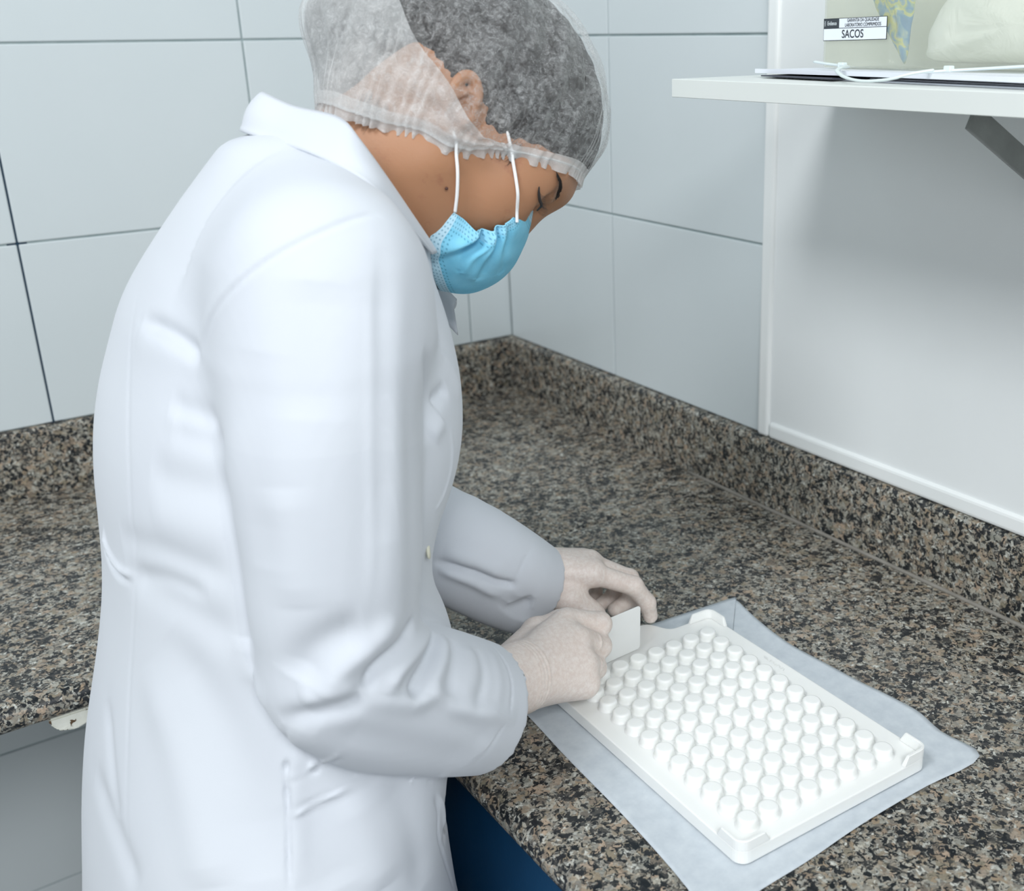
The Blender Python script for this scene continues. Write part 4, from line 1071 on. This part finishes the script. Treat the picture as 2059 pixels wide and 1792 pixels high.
# ------------------------------------------------------------------ what the head wears
def hpart(name, V, F, mat, smooth=True, **kw):
    """mesh given in head-local coordinates"""
    V = hw(V)
    me = np_mesh(name, V, np.asarray(F)) if len(set(map(len, F))) == 1 else mesh(name, V, F, smooth)
    return part(name, me, mat, **kw)
sideV = HV[(HV[:, 1] < 0)]
def on_skin(x, z, off=0.0):
    d = (sideV[:, 0] - x) ** 2 + (sideV[:, 2] - z) ** 2
    m = d < 0.004 ** 2
    y = sideV[m, 1].min() if m.any() else sideV[np.argmin(d), 1]
    return (x, y - off, z)
# hair: close cap of dark hair with a bun
f = Field((-0.175, -0.10, -0.09), (0.12, 0.10, 0.15), 0.0024)
f.ell((-0.004, 0, 0.046), (0.1035, 0.0795, 0.087))
X = (f.lo[0] + f.h * np.arange(f.n[0]))[:, None, None]; Z = (f.lo[2] + f.h * np.arange(f.n[2]))[None, None, :]
hline = np.interp(X, [-0.12, -0.085, -0.060, -0.040, -0.028, 0.000, 0.014, 0.045, 0.078, 0.12], [-0.10, -0.092, -0.074, -0.044, -0.010, 0.012, -0.016, 0.008, 0.050, 0.095])
f.D = np.maximum(f.D, (hline - Z) * 0.8).astype(np.float32)
f.cone((-0.085, 0, -0.005), (-0.112, 0, -0.012), 0.042, 0.034, 0.02)
f.cone((-0.060, 0, -0.045), (-0.080, 0, -0.03), 0.030, 0.034, 0.02)
V_, Q_ = f.surface(); V_ = relax(V_, Q_, 5); N_ = normals(V_, Q_)
rng = np.random.default_rng(3)
ang = np.arctan2(V_[:, 2] - 0.04, V_[:, 0] + 0.02)
V_ = V_ + N_ * (0.0004 * np.sin(ang * 30 + 5 * np.sin(V_[:, 1] * 60)))[:, None]
def mat_hair():
    t = NT('dark_hair'); v = t.coord()
    n = t.noise(t.coord((60, 260, 60)), 1.6, 5, 0.7)
    t.set(col=t.ramp(n, [(0.3, srgb(16, 14, 14)), (0.7, srgb(46, 40, 38))]), rough=0.45)
    t.bump(n, 0.6, 0.003); return t.m
M['hair'] = mat_hair()
hpart('hair', V_, Q_, M['hair'], label='dark hair gathered in a low bun under the cap')
def strands(name, roots, mat, rad=0.00022):
    V = []; F = []
    for path in roots:
        p = catmull(path, 4); n = len(p); o = len(V)
        tg = np.gradient(p, axis=0); tg /= np.linalg.norm(tg, axis=1)[:, None]
        a = np.cross(tg, (0.3, 0.9, 0.2)); a /= np.linalg.norm(a, axis=1)[:, None]; b = np.cross(tg, a)
        for i in range(n):
            r = rad * (1 - 0.8 * i / n)
            for k in range(3): V.append(p[i] + r * (math.cos(k * 2.094) * a[i] + math.sin(k * 2.094) * b[i]))
        for i in range(n - 1):
            for k in range(3): F.append((o + i * 3 + k, o + i * 3 + (k + 1) % 3, o + i * 3 + 3 + (k + 1) % 3, o + i * 3 + 3 + k))
    return hpart(name, np.array(V), F, mat, kind='stuff')
R_ = random.Random(5)
EB = []
for k in range(230):
    u = R_.random(); w = (R_.random() - 0.5)
    x = 0.0745 + 0.0155 * u; z = 0.0250 + 0.004 * math.sin(u * 2.6) - 0.010 * u + 0.0065 * w * (0.35 + 0.65 * u)
    p0 = np.array(on_skin(x, z, 0.0003)); dr = np.array((-0.0048, -0.0022, 0.0012 - 0.003 * w))
    p1 = p0 + dr * 0.5; p1 = np.array(on_skin(p1[0], p1[2], 0.0006)); p2 = p0 + dr; p2 = np.array(on_skin(p2[0], p2[2], 0.0006))
    EB.append([p0, p1, p2])
strands('eyebrow', EB, M['hair'], 0.00020)
lid = [np.array(on_skin(x, z, 0.0002)) for x, z in ((0.0705, 0.0060), (0.0745, 0.0030), (0.0795, 0.0008), (0.0840, 0.0004), (0.0875, 0.0016))]
lidp = catmull(lid, 6)
part('lash_line', tube_me('lash_line', hw(lidp), [0.0005 + 0.0009 * math.sin(math.pi * i / (len(lidp) - 1)) for i in range(len(lidp))], 6), M['hair'])
LS = []
for k in range(34):
    p = lidp[min(len(lidp) - 1, int(4 + k * 0.6))]
    LS.append([p, p + np.array((0.0035, -0.0018, -0.0012)), p + np.array((0.0068, -0.0026, -0.0002 + 0.001 * R_.random()))])
strands('eyelashes', LS, M['hair'], 0.00018)
TW = []
for k in range(40):
    x = 0.030 + 0.012 * R_.random(); z = 0.004 + 0.012 * R_.random()
    pts = [on_skin(x + 0.004 * s_ * (R_.random() - 0.2), z - 0.011 * s_, 0.0004) for s_ in (0, 0.5, 1.0 + 0.3 * R_.random())]
    TW.append([np.array(p) for p in pts])
for k in range(60):
    x = -0.045 - 0.02 * R_.random(); z = -0.045 - 0.012 * R_.random()
    TW.append([np.array(on_skin(x, z, 0.0004)), np.array(on_skin(x + 0.004, z - 0.008, 0.0005)), np.array(on_skin(x + 0.008, z - 0.016 * R_.random() - 0.004, 0.0004))])
strands('loose_hair', TW, M['hair'], 0.00016)
mp_ = on_skin(0.0258, -0.0543, 0.0)
bm = bmesh.new(); bmesh.ops.create_uvsphere(bm, u_segments=10, v_segments=8, radius=1.0)
me = bm_mesh('mole', bm, True); me.transform(Matrix.Translation(hw(mp_)) @ Matrix.Diagonal((0.0013, 0.0013, 0.0013, 1)))
part('mole', me, plain('mole_brown', srgb(74, 44, 36), 0.5))
# bouffant cap
CC = np.array((-0.015, 0.0, 0.025))
outl = np.array([(-0.0713, -0.0713), (-0.0969, -0.0600), (-0.1190, -0.0487), (-0.1370, -0.0336), (-0.1480, -0.0100), (-0.150, 0.03), (-0.135, 0.08), (-0.090, 0.122), (-0.0358, 0.1350), (-0.0022, 0.1395), (0.0302, 0.1352), (0.0648, 0.1185), (0.0885, 0.0940), (0.0985, 0.0767), (0.103, 0.06), (0.06, -0.09), (0.0, -0.11), (-0.05, -0.085)])
th_ = np.arctan2(outl[:, 1] - CC[2], outl[:, 0] - CC[0]); rr_ = np.hypot(outl[:, 1] - CC[2], outl[:, 0] - CC[0])
o_ = np.argsort(th_); TH = np.concatenate([th_[o_] - 2 * np.pi, th_[o_], th_[o_] + 2 * np.pi]); RR = np.tile(rr_[o_], 3)
def cap_R(d):
    r = np.interp(np.arctan2(d[..., 2], d[..., 0]), TH, RR); di = np.hypot(d[..., 0], d[..., 2])
    bwid = 0.0885 + 0.006 * np.clip(-d[..., 0], 0, 1)
    return 1 / np.sqrt((di / r) ** 2 + (d[..., 1] / bwid) ** 2)
near = [(-0.0800, 0.0, -0.0735), (-0.072, -0.040, -0.0745), (-0.058, -0.058, -0.0700), (-0.0421, -0.064, -0.0600), (-0.0221, -0.067, -0.0455), (-0.0038, -0.0685, -0.0364), (0.012, -0.0685, -0.0250),
        (0.0195, -0.0690, -0.0125), (0.0281, -0.0685, -0.0019), (0.0437, -0.0655, 0.0112), (0.0600, -0.0585, 0.0265), (0.0763, -0.0455, 0.0430), (0.0885, -0.030, 0.0530), (0.0965, -0.013, 0.0600), (0.0985, 0, 0.0620)]
loop = near + [(x, -y, z) for x, y, z in near[-2:0:-1]]
E_ = catmull(loop, 10, True)
# resample evenly
seg = np.linalg.norm(np.diff(np.vstack([E_, E_[:1]]), axis=0), axis=1); cum = np.concatenate([[0], np.cumsum(seg)])
NT_ = 420; tt_ = np.linspace(0, cum[-1], NT_, endpoint=False)
Ec = np.vstack([E_, E_[:1]]); E_ = np.stack([np.interp(tt_, cum, Ec[:, k]) for k in range(3)], 1)
tn = np.arange(NT_) / NT_
from mathutils.bvhtree import BVHTree
hb = BVHTree.FromPolygons([tuple(map(float, v)) for v in HV], [tuple(map(int, q)) for q in HQ])
for i in range(NT_):      # keep the rim just outside the skin
    c_, n_, _, _ = hb.find_nearest(Vector(E_[i]))
    sd = (Vector(E_[i]) - c_).dot(n_)
    if sd < 0.0035: E_[i] = np.array(c_ + n_ * 0.0035)
ker = np.ones(9) / 9
E_ = np.stack([np.convolve(np.concatenate([E_[-4:, k], E_[:, k], E_[:4, k]]), ker, 'valid') for k in range(3)], 1)
ph = 2 * np.pi * (tn * 62 + 0.6 * np.sin(2 * np.pi * tn * 7) + 0.4 * np.sin(2 * np.pi * tn * 17))
AP = np.array((-0.35, 0, 1.0)); AP /= np.linalg.norm(AP)
NS = 56
def cap_point(i_s, s):
    dE = E_ - CC; rE = np.linalg.norm(dE, axis=1); dE = dE / rE[:, None]
    om = np.arccos(np.clip(dE @ AP, -1, 1)); g = 1 - s
    d = (np.sin((1 - g) * om) / np.sin(om))[:, None] * dE + (np.sin(g * om) / np.sin(om))[:, None] * AP
    d /= np.linalg.norm(d, axis=1)[:, None]
    r = cap_R(d)
    w = np.clip((s - 0.80) / 0.20, 0, 1); w = w * w * (3 - 2 * w)
    r = r * (1 - w) + rE * w
    rip = np.sin(ph) * (0.0019 * np.clip((s - 0.45) / 0.5, 0, 1) ** 1.5) * (1 - 0.55 * w)
    big = 0.0022 * np.sin(2 * np.pi * (tn * 11 + 0.25 * np.sin(9 * s))) * np.sin(np.pi * s) + 0.0012 * np.sin(2 * np.pi * (tn * 23 - 1.2 * s)) * np.sin(np.pi * s)
    return CC + d * (r + rip + big)[:, None], d
rows_ = []; dirs_ = []
for k in range(NS):
    s = 0.02 + 0.98 * k / (NS - 1)
    p, d = cap_point(k, s); rows_.append(p); dirs_.append(d)
tgE = np.roll(E_, -1, 0) - np.roll(E_, 1, 0); tgE /= np.linalg.norm(tgE, axis=1)[:, None]
outw = dirs_[-1] - tgE * np.sum(dirs_[-1] * tgE, 1)[:, None]
down = np.cross(tgE, outw); down /= np.linalg.norm(down, axis=1)[:, None]
if (down[len(near) * 5] @ np.array((0, 0, -1.0))) < 0: down = -down
for j in range(1, 6):     # frill below the elastic
    q = j / 5
    rows_.append(rows_[NS - 1] + down * (0.0075 * q) + outw * ((0.0006 + 0.0019 * np.sin(ph * 1.0 + 0.8) + 0.0007 * np.sin(ph * 2.3)) * q)[:, None])
CVs = np.concatenate(rows_); NR = len(rows_)
CF = []
ii = np.arange(NT_)
for j in range(NR - 1):
    CF.append(np.stack([j * NT_ + ii, j * NT_ + (ii + 1) % NT_, (j + 1) * NT_ + (ii + 1) % NT_, (j + 1) * NT_ + ii], 1))
CF = np.concatenate(CF)
def mat_cap(name, lo, hi):
    t = NT(name); v = t.coord()
    n1 = t.noise(v, 150, 7, 0.78, 1.2); n2 = t.noise(v, 42, 4, 0.6, 0.6)
    n3 = t.noise(t.coord((0.4, 1, 1)), 520, 3, 0.6, 2.0)
    a = t.math('ADD', t.math('MULTIPLY', n1, 0.60), t.math('ADD', t.math('MULTIPLY', n2, 0.22), t.math('MULTIPLY', n3, 0.18)))
    fac = t.ramp(a, [(0.43, (lo, lo, lo)), (0.53, ((lo + hi) * 0.45,) * 3), (0.62, (hi, hi, hi))])
    lw = t.n('ShaderNodeLayerWeight'); lw.inputs['Blend'].default_value = 0.35
    fac2 = t.math('ADD', fac, t.math('MULTIPLY', lw.outputs['Facing'], 0.30))
    df = t.n('ShaderNodeBsdfDiffuse'); df.inputs[0].default_value = srgb(238, 240, 240)
    tl = t.n('ShaderNodeBsdfTranslucent'); tl.inputs[0].default_value = srgb(236, 238, 238)
    m0 = t.n('ShaderNodeMixShader'); m0.inputs[0].default_value = 0.4; t.l(df.outputs[0], m0.inputs[1]); t.l(tl.outputs[0], m0.inputs[2])
    tr = t.n('ShaderNodeBsdfTransparent')
    m1 = t.n('ShaderNodeMixShader'); t.l(fac2, m1.inputs[0]); t.l(tr.outputs[0], m1.inputs[1]); t.l(m0.outputs[0], m1.inputs[2])
    t.l(m1.outputs[0], t.out.inputs['Surface'])
    return t.m
M['cap'] = mat_cap('nonwoven_cap', 0.02, 0.50)
nb = (NS - 3) * NT_
cap_o = hpart('hair_cap', CVs[:(NS - 2) * NT_], CF[:(NS - 3) * NT_], M['cap'], label='thin white nonwoven bouffant cap over dark hair')
fr_o = hpart('cap_frill', CVs[nb:], CF[nb:] - nb, mat_cap('nonwoven_frill', 0.62, 0.92)); fr_o.parent = cap_o; fr_o.matrix_parent_inverse = Matrix.Identity(4)
# elastic band inside the edge
part('elastic_band', tube_me('elastic_band', hw(np.vstack([rows_[NS - 1], rows_[NS - 1][:1]]) - np.vstack([dirs_[-1], dirs_[-1][:1]]) * 0.0008), 0.0011, 5, caps=False), mat_cap('cap_elastic', 0.5, 0.75))
# doubled, folded-over cloth behind the ear
M['cap2'] = mat_cap('nonwoven_cap_doubled', 0.36, 0.72)
sel = [i for i in range(NT_) if E_[i, 1] < 0.0 and E_[i, 0] < 0.030]
sel = sorted(sel)
FV = []; nF = 30
xs = E_[sel][:, 0]
for j in range(nF):
    q = j / (nF - 1)
    for i in sel:
        a = np.clip((E_[i, 0] + 0.080) / 0.110, 0, 1)           # 0 nape .. 1 front of the ear
        s0 = 0.42 + 0.55 * a ** 0.6
        s = s0 + (1.004 - s0) * q
        sf = (s - 0.02) / 0.98 * (NS - 1); k0 = int(min(max(math.floor(sf), 0), NS - 2)); fr = min(sf - k0, 1.05)
        p = rows_[k0][i] * (1 - fr) + rows_[k0 + 1][i] * fr; dd = dirs_[k0][i]
        off = 0.0022 + 0.0016 * math.sin(i * 0.55 + 5 * q) * (1 - q) + 0.0035 * math.exp(-(q / 0.10) ** 2) + 0.0022 * math.sin(6.3 * q * 2 + i * 0.13) * math.sin(math.pi * q)
        FV.append(p + dd * off)
m_ = len(sel); FF = [(j * m_ + i, j * m_ + i + 1, (j + 1) * m_ + i + 1, (j + 1) * m_ + i) for j in range(nF - 1) for i in range(m_ - 1)]
o2 = hpart('cap_fold', np.array(FV), FF, M['cap2'])
o2.parent = cap_o; o2.matrix_parent_inverse = Matrix.Identity(4)
# ------------------------------------------------------------------ face mask
top_ = [(0.0730, -0.0490, 0.0005), (0.0800, -0.0400, 0.0010), (0.0865, -0.0270, 0.0025), (0.0905, -0.0120, 0.0070), (0.0930, 0.0, 0.0095)]
bot_ = [(0.0408, -0.0545, -0.0590), (0.0445, -0.0500, -0.0715), (0.0500, -0.0430, -0.0865), (0.0660, -0.0300, -0.0950), (0.0810, -0.0150, -0.0975), (0.0900, 0.0, -0.0955)]
sid_ = [(0.0730, -0.0490, 0.0005), (0.0765, -0.0540, -0.0180), (0.0755, -0.0560, -0.0350), (0.0710, -0.0555, -0.0475), (0.0650, -0.0555, -0.0540), (0.0530, -0.0560, -0.0560), (0.0408, -0.0545, -0.0590)]
mid_ = [(0.0930, 0, 0.0095), (0.1030, 0, -0.0045), (0.1095, 0, -0.0176), (0.1155, 0, -0.0346), (0.1162, 0, -0.0525), (0.1112, 0, -0.0713), (0.1030, 0, -0.0841), (0.0900, 0, -0.0955)]
def curve(pts, n):
    c = catmull(pts, 12); s = np.concatenate([[0], np.cumsum(np.linalg.norm(np.diff(c, axis=0), axis=1))]); s /= s[-1]
    u = np.linspace(0, 1, n); return np.stack([np.interp(u, s, c[:, k]) for k in range(3)], 1)
NU, NV = 90, 110
Tc, Bc, Sc, Mc = curve(top_, NU), curve(bot_, NU), curve(sid_, NV), curve(mid_, NV)
u = np.linspace(0, 1, NU)[:, None, None]; v = np.linspace(0, 1, NV)[None, :, None]
G_ = (1 - v) * Tc[:, None] + v * Bc[:, None] + (1 - u) * Sc[None] + u * Mc[None] - ((1 - u) * (1 - v) * Tc[0] + u * (1 - v) * Tc[-1] + (1 - u) * v * Bc[0] + u * v * Bc[-1])
nrm_ = np.array((0.45, -0.85, -0.1)); nrm_ /= np.linalg.norm(nrm_)
bul = (np.sin(np.pi * np.clip(u, 0, 1) ** 0.9) * np.sin(np.pi * v))
nvar = np.array((0.55, -0.8, -0.15))
G_ = G_ + bul * 0.010 * nvar * (1 - 0.55 * u)
def pleat(path, width, amp, u2=u[..., 0], v2=v[..., 0]):
    pth = catmull(path, 6); d = np.full((NU, NV), 9.0); sg = np.zeros((NU, NV)); pr = np.zeros((NU, NV)); m = len(pth) - 1
    for i in range(m):
        a, b = pth[i], pth[i + 1]; e = b - a
        t = np.clip(((u2 - a[0]) * e[0] + (v2 - a[1]) * e[1]) / (e @ e), 0, 1)
        dx, dy = u2 - a[0] - t * e[0], v2 - a[1] - t * e[1]; q = np.hypot(dx, dy); w = q < d
        d = np.where(w, q, d); sg = np.where(w, np.sign(e[0] * dy - e[1] * dx), sg); pr = np.where(w, (i + t) / m, pr)
    x = sg * d / width
    return amp * x * np.exp(-x * x) * 2.33 * np.clip(1.25 - pr, 0, 1) * np.clip(0.35 + 5 * pr, 0, 1)
dsp = pleat([(0.00, 0.66), (0.16, 0.72), (0.36, 0.86), (0.50, 0.97)], 0.055, 0.0042) + pleat([(0.0, 0.58), (0.14, 0.63), (0.34, 0.72), (0.50, 0.78)], 0.040, -0.0034) \
    + pleat([(0.0, 0.50), (0.16, 0.52), (0.36, 0.58), (0.60, 0.68)], 0.045, 0.0040) + pleat([(0.04, 0.40), (0.2, 0.40), (0.45, 0.46), (0.7, 0.52)], 0.05, 0.0020) + 0.0009 * np.sin(9 * u[..., 0] + 21 * v[..., 0]) * (1 - u[..., 0])
G_ = G_ + 1.35 * dsp[..., None] * nvar
half = G_.reshape(-1, 3)
mir = G_[::-1].copy(); mir[..., 1] *= -1; full = np.concatenate([G_, mir[1:]], 0)
nu2 = full.shape[0]
MVv = full.reshape(-1, 3)
MF = [(a * NV + b, (a + 1) * NV + b, (a + 1) * NV + b + 1, a * NV + b + 1) for a in range(nu2 - 1) for b in range(NV - 1)]
def mat_mask():
    t = NT('surgical_mask_blue'); uv = t.n('ShaderNodeUVMap'); sp = t.n('ShaderNodeSeparateXYZ'); t.l(uv.outputs[0], sp.inputs[0])
    U_, V_ = sp.outputs[0], sp.outputs[1]          # U: 0 side edge .. 1 middle, V: 0 top .. 1 bottom (millimetres-scaled below)
    v = t.coord(); n = t.noise(v, 60, 4, 0.6)
    base = t.mix(n, srgb(104, 188, 220), srgb(146, 212, 236))
    hem_t = t.math('LESS_THAN', V_, 0.085); hem_b = t.math('GREATER_THAN', V_, 0.925); hem_s = t.math('LESS_THAN', U_, 0.12)
    pale = t.math('MAXIMUM', hem_t, hem_b)
    col = t.mix(t.math('MULTIPLY', pale, 0.8), base, srgb(196, 222, 234))
    col = t.mix(t.math('MULTIPLY', hem_s, 0.35), col, srgb(170, 214, 234))
    def grid(a, b, na, nb):
        fa = t.math('ABSOLUTE', t.math('SUBTRACT', t.math('FRACT', t.math('MULTIPLY', a, na)), 0.5)); fb = t.math('ABSOLUTE', t.math('SUBTRACT', t.math('FRACT', t.math('MULTIPLY', b, nb)), 0.5))
        return t.math('MULTIPLY', t.math('LESS_THAN', fa, 0.20), t.math('LESS_THAN', fb, 0.22))
    band = t.math('MAXIMUM', t.math('MAXIMUM', t.math('LESS_THAN', V_, 0.14), t.math('GREATER_THAN', V_, 0.88)), t.math('LESS_THAN', U_, 0.155))
    dots = t.math('MULTIPLY', grid(U_, V_, 24, 42), band)
    col = t.mix(t.math('MULTIPLY', dots, 0.55), col, srgb(52, 120, 150))
    t.set(col=col, rough=0.75, spec=0.2)
    hgt = t.math('SUBTRACT', t.noise(t.coord((1400, 1400, 1400)), 1.0, 1), t.math('MULTIPLY', dots, 1.5))
    t.bump(hgt, 0.25, 0.0008); return t.m
M['mask'] = mat_mask()
mo = hpart('face_mask', MVv, MF, M['mask'], label='pleated light blue surgical mask with white ear loops')
uvl = mo.data.uv_layers.new(name='UVMap'); li = np.zeros(len(mo.data.loops), np.int32); mo.data.loops.foreach_get('vertex_index', li)
a_ = li // NV; b_ = li % NV; uu = np.where(a_ < NU, a_ / (NU - 1), (nu2 - 1 - a_) / (NU - 1)); uvd = np.stack([uu, b_ / (NV - 1)], 1).astype(np.float32)
uvl.data.foreach_set('uv', uvd.ravel())
sm = mo.modifiers.new('t', 'SOLIDIFY'); sm.thickness = 0.0009; sm.offset = 1
M['loop'] = plain('white_elastic', srgb(240, 240, 240), 0.7)
def loop_(pts):
    o = part('ear_loop', tube_me('ear_loop', hw(catmull(pts, 8)), 0.00135, 8), M['loop']); o.parent = mo; o.matrix_parent_inverse = Matrix.Identity(4)
for s_ in (1, -1):
    up = [(0.0815, -0.0555, -0.0235), (0.0745, -0.0580, -0.0185)] + [on_skin(x, z, 0.0016) for x, z in ((0.0640, -0.0125), (0.0530, -0.0060), (0.0430, -0.0002), (0.0340, 0.0055))] + [(0.016, -0.0680, 0.0150), (0.004, -0.066, 0.016)]
    dn = [(0.0440, -0.0585, -0.0585)] + [on_skin(x, z, 0.0016) for x, z in ((0.0340, -0.0500), (0.0220, -0.0410), (0.0110, -0.0335), (0.0020, -0.0275))] + [(-0.010, -0.0680, -0.0210)]
    loop_([(x, y * s_, z) for x, y, z in up]); loop_([(x, y * s_, z) for x, y, z in dn])
# ------------------------------------------------------------------ coat collar, buttons, seams
def ribbon(name, A, B, n=60, m=10, thick=0.0016, mat=None, bulge=0.0):
    A = curve(A, n); B = curve(B, n); V = []
    for j in range(m + 1):
        q = j / m; P_ = A * (1 - q) + B * q
        V.append(P_)
    V = np.concatenate(V); F = [(j * n + i, j * n + i + 1, (j + 1) * n + i + 1, (j + 1) * n + i) for j in range(m) for i in range(n - 1)]
    return V, F
CB = [(-0.6647, -0.8000, 1.4595), (-0.6557, -0.8350, 1.4508), (-0.6382, -0.8750, 1.4437), (-0.6332, -0.8970, 1.4291), (-0.6127, -0.9020, 1.3945), (-0.5851, -0.8880, 1.3567), (-0.5745, -0.8780, 1.3425)]
CO = [(-0.6844, -0.8000, 1.4325), (-0.6765, -0.8450, 1.4270), (-0.6650, -0.8860, 1.4210), (-0.6471, -0.9300, 1.4054), (-0.6246, -0.9250, 1.3820), (-0.5799, -0.8900, 1.3402)]
def mirror(p): return (p[0] + 0.55 * (-0.80 - p[1]), -1.60 - p[1], p[2] - 0.1 * (-0.80 - p[1]))
FB = [mirror(p) for p in CB[1:5]] + [(-0.565, -0.735, 1.345), (-0.530, -0.765, 1.305), (-0.508, -0.782, 1.274)]
FO = [mirror(p) for p in CO[1:5]] + [(-0.560, -0.725, 1.300), (-0.5140, -0.780, 1.262)]
BB = CB[::-1] + FB; OO = CO[::-1] + FO
nB = 120
Bc_ = curve(BB, nB); Oc_ = curve(OO, nB)
ctr_ = np.array((-0.63, -0.80, 1.38))
def outn(P_): 
    d = P_ - ctr_; d[:, 2] *= 0.5; return d / np.linalg.norm(d, axis=1)[:, None]
rowsC = []
st = Bc_ + np.array((0.004, 0, -0.034)) - outn(Bc_) * 0.004
for q in np.linspace(0, 1, 7)[:-1]: rowsC.append(st * (1 - q) + Bc_ * q - outn(Bc_) * 0.0022 * q)
for q in np.linspace(0, 1, 13): rowsC.append(Bc_ * (1 - q) + Oc_ * q + outn(Oc_) * (0.0016 + 0.0030 * math.sin(math.pi * min(1, q * 1.15)) ) + np.array((0, 0, 0.0008)))
VC = np.concatenate(rowsC); FC = np.array([(j * nB + i, j * nB + i + 1, (j + 1) * nB + i + 1, (j + 1) * nB + i) for j in range(len(rowsC) - 1) for i in range(nB - 1)])
col_o = part('collar', np_mesh('collar', VC, FC), M['cloth'])
col_o.parent = coat; col_o.matrix_parent_inverse = Matrix.Identity(4)
sm = col_o.modifiers.new('t', 'SOLIDIFY'); sm.thickness = 0.0022; sm.offset = 0
# ------------------------------------------------------------------ small things on the coat
def coat_child(o):
    o.parent = coat; o.matrix_parent_inverse = Matrix.Identity(4); return o
bm = bmesh.new()
bmesh.ops.create_cone(bm, cap_ends=True, segments=24, radius1=0.0056, radius2=0.0056, depth=0.0022)
bmesh.ops.bevel(bm, geom=[e_ for e_ in bm.edges if len(e_.link_faces) == 2 and any(len(f_.verts) > 4 for f_ in e_.link_faces)], offset=0.0007, segments=2, affect='EDGES')
me = bm_mesh('button', bm, True)
b0 = me.copy(); M['button'] = plain('cream_button', srgb(226, 224, 204), 0.35); b0.materials.append(M['button'])
for p_ in front_path(-0.850, [0.70, 0.84, 1.26]):
    o = coat_child(part('button', b0, None)); o.matrix_parent_inverse = Matrix.Identity(4)
    o.matrix_basis = Matrix.Translation(Vector(p_) + Vector((0.001, 0, 0))) @ Vector((0.99, -0.12, 0.0)).to_track_quat('Z', 'Y').to_matrix().to_4x4()
qn = Vector((0.86, -0.50, 0.05)).normalized().to_track_quat('Z', 'Y').to_matrix().to_4x4()
me.transform(Matrix.Translation((-0.6395, -0.9680, 1.1330)) @ qn)
coat_child(part('button', me, M['button'], label='small cream button at the coat front'))
# trousers and shoes below the coat
f = Field((-0.93, -0.99, 0.0), (-0.53, -0.63, 0.80), 0.008)
for s in (-1, 1):
    f.chain([(-0.76, CY + 0.085 * s, 0.72), (-0.738, CY + 0.085 * s, 0.46), (-0.757, CY + 0.085 * s, 0.085)], [0.095, 0.070, 0.052], 0.02)
V_, Q_ = largest(*f.surface()); V_ = relax(V_, Q_, 2)
part('trousers', np_mesh('trousers', V_, Q_), MB, label='dark blue trousers under the coat')
for s in (-1, 1):
    f = Field((-0.85, CY + 0.09 * s - 0.09, -0.004), (-0.50, CY + 0.09 * s + 0.09, 0.13), 0.004)
    f.cone((-0.775, CY + 0.085 * s, 0.045), (-0.60, CY + 0.095 * s, 0.036), 0.040, 0.036, 0.01)
    f.cone((-0.765, CY + 0.085 * s, 0.05), (-0.757, CY + 0.085 * s, 0.095), 0.042, 0.040, 0.02)
    zz = (f.lo[2] + f.h * np.arange(f.n[2]))[None, None, :]
    f.D = np.maximum(f.D, -(zz - 0.001)).astype(np.float32)
    V_, Q_ = largest(*f.surface()); V_ = relax(V_, Q_, 1)
    part('shoe', np_mesh('shoe', V_, Q_), plain('white_shoe', srgb(214, 216, 216), 0.5))
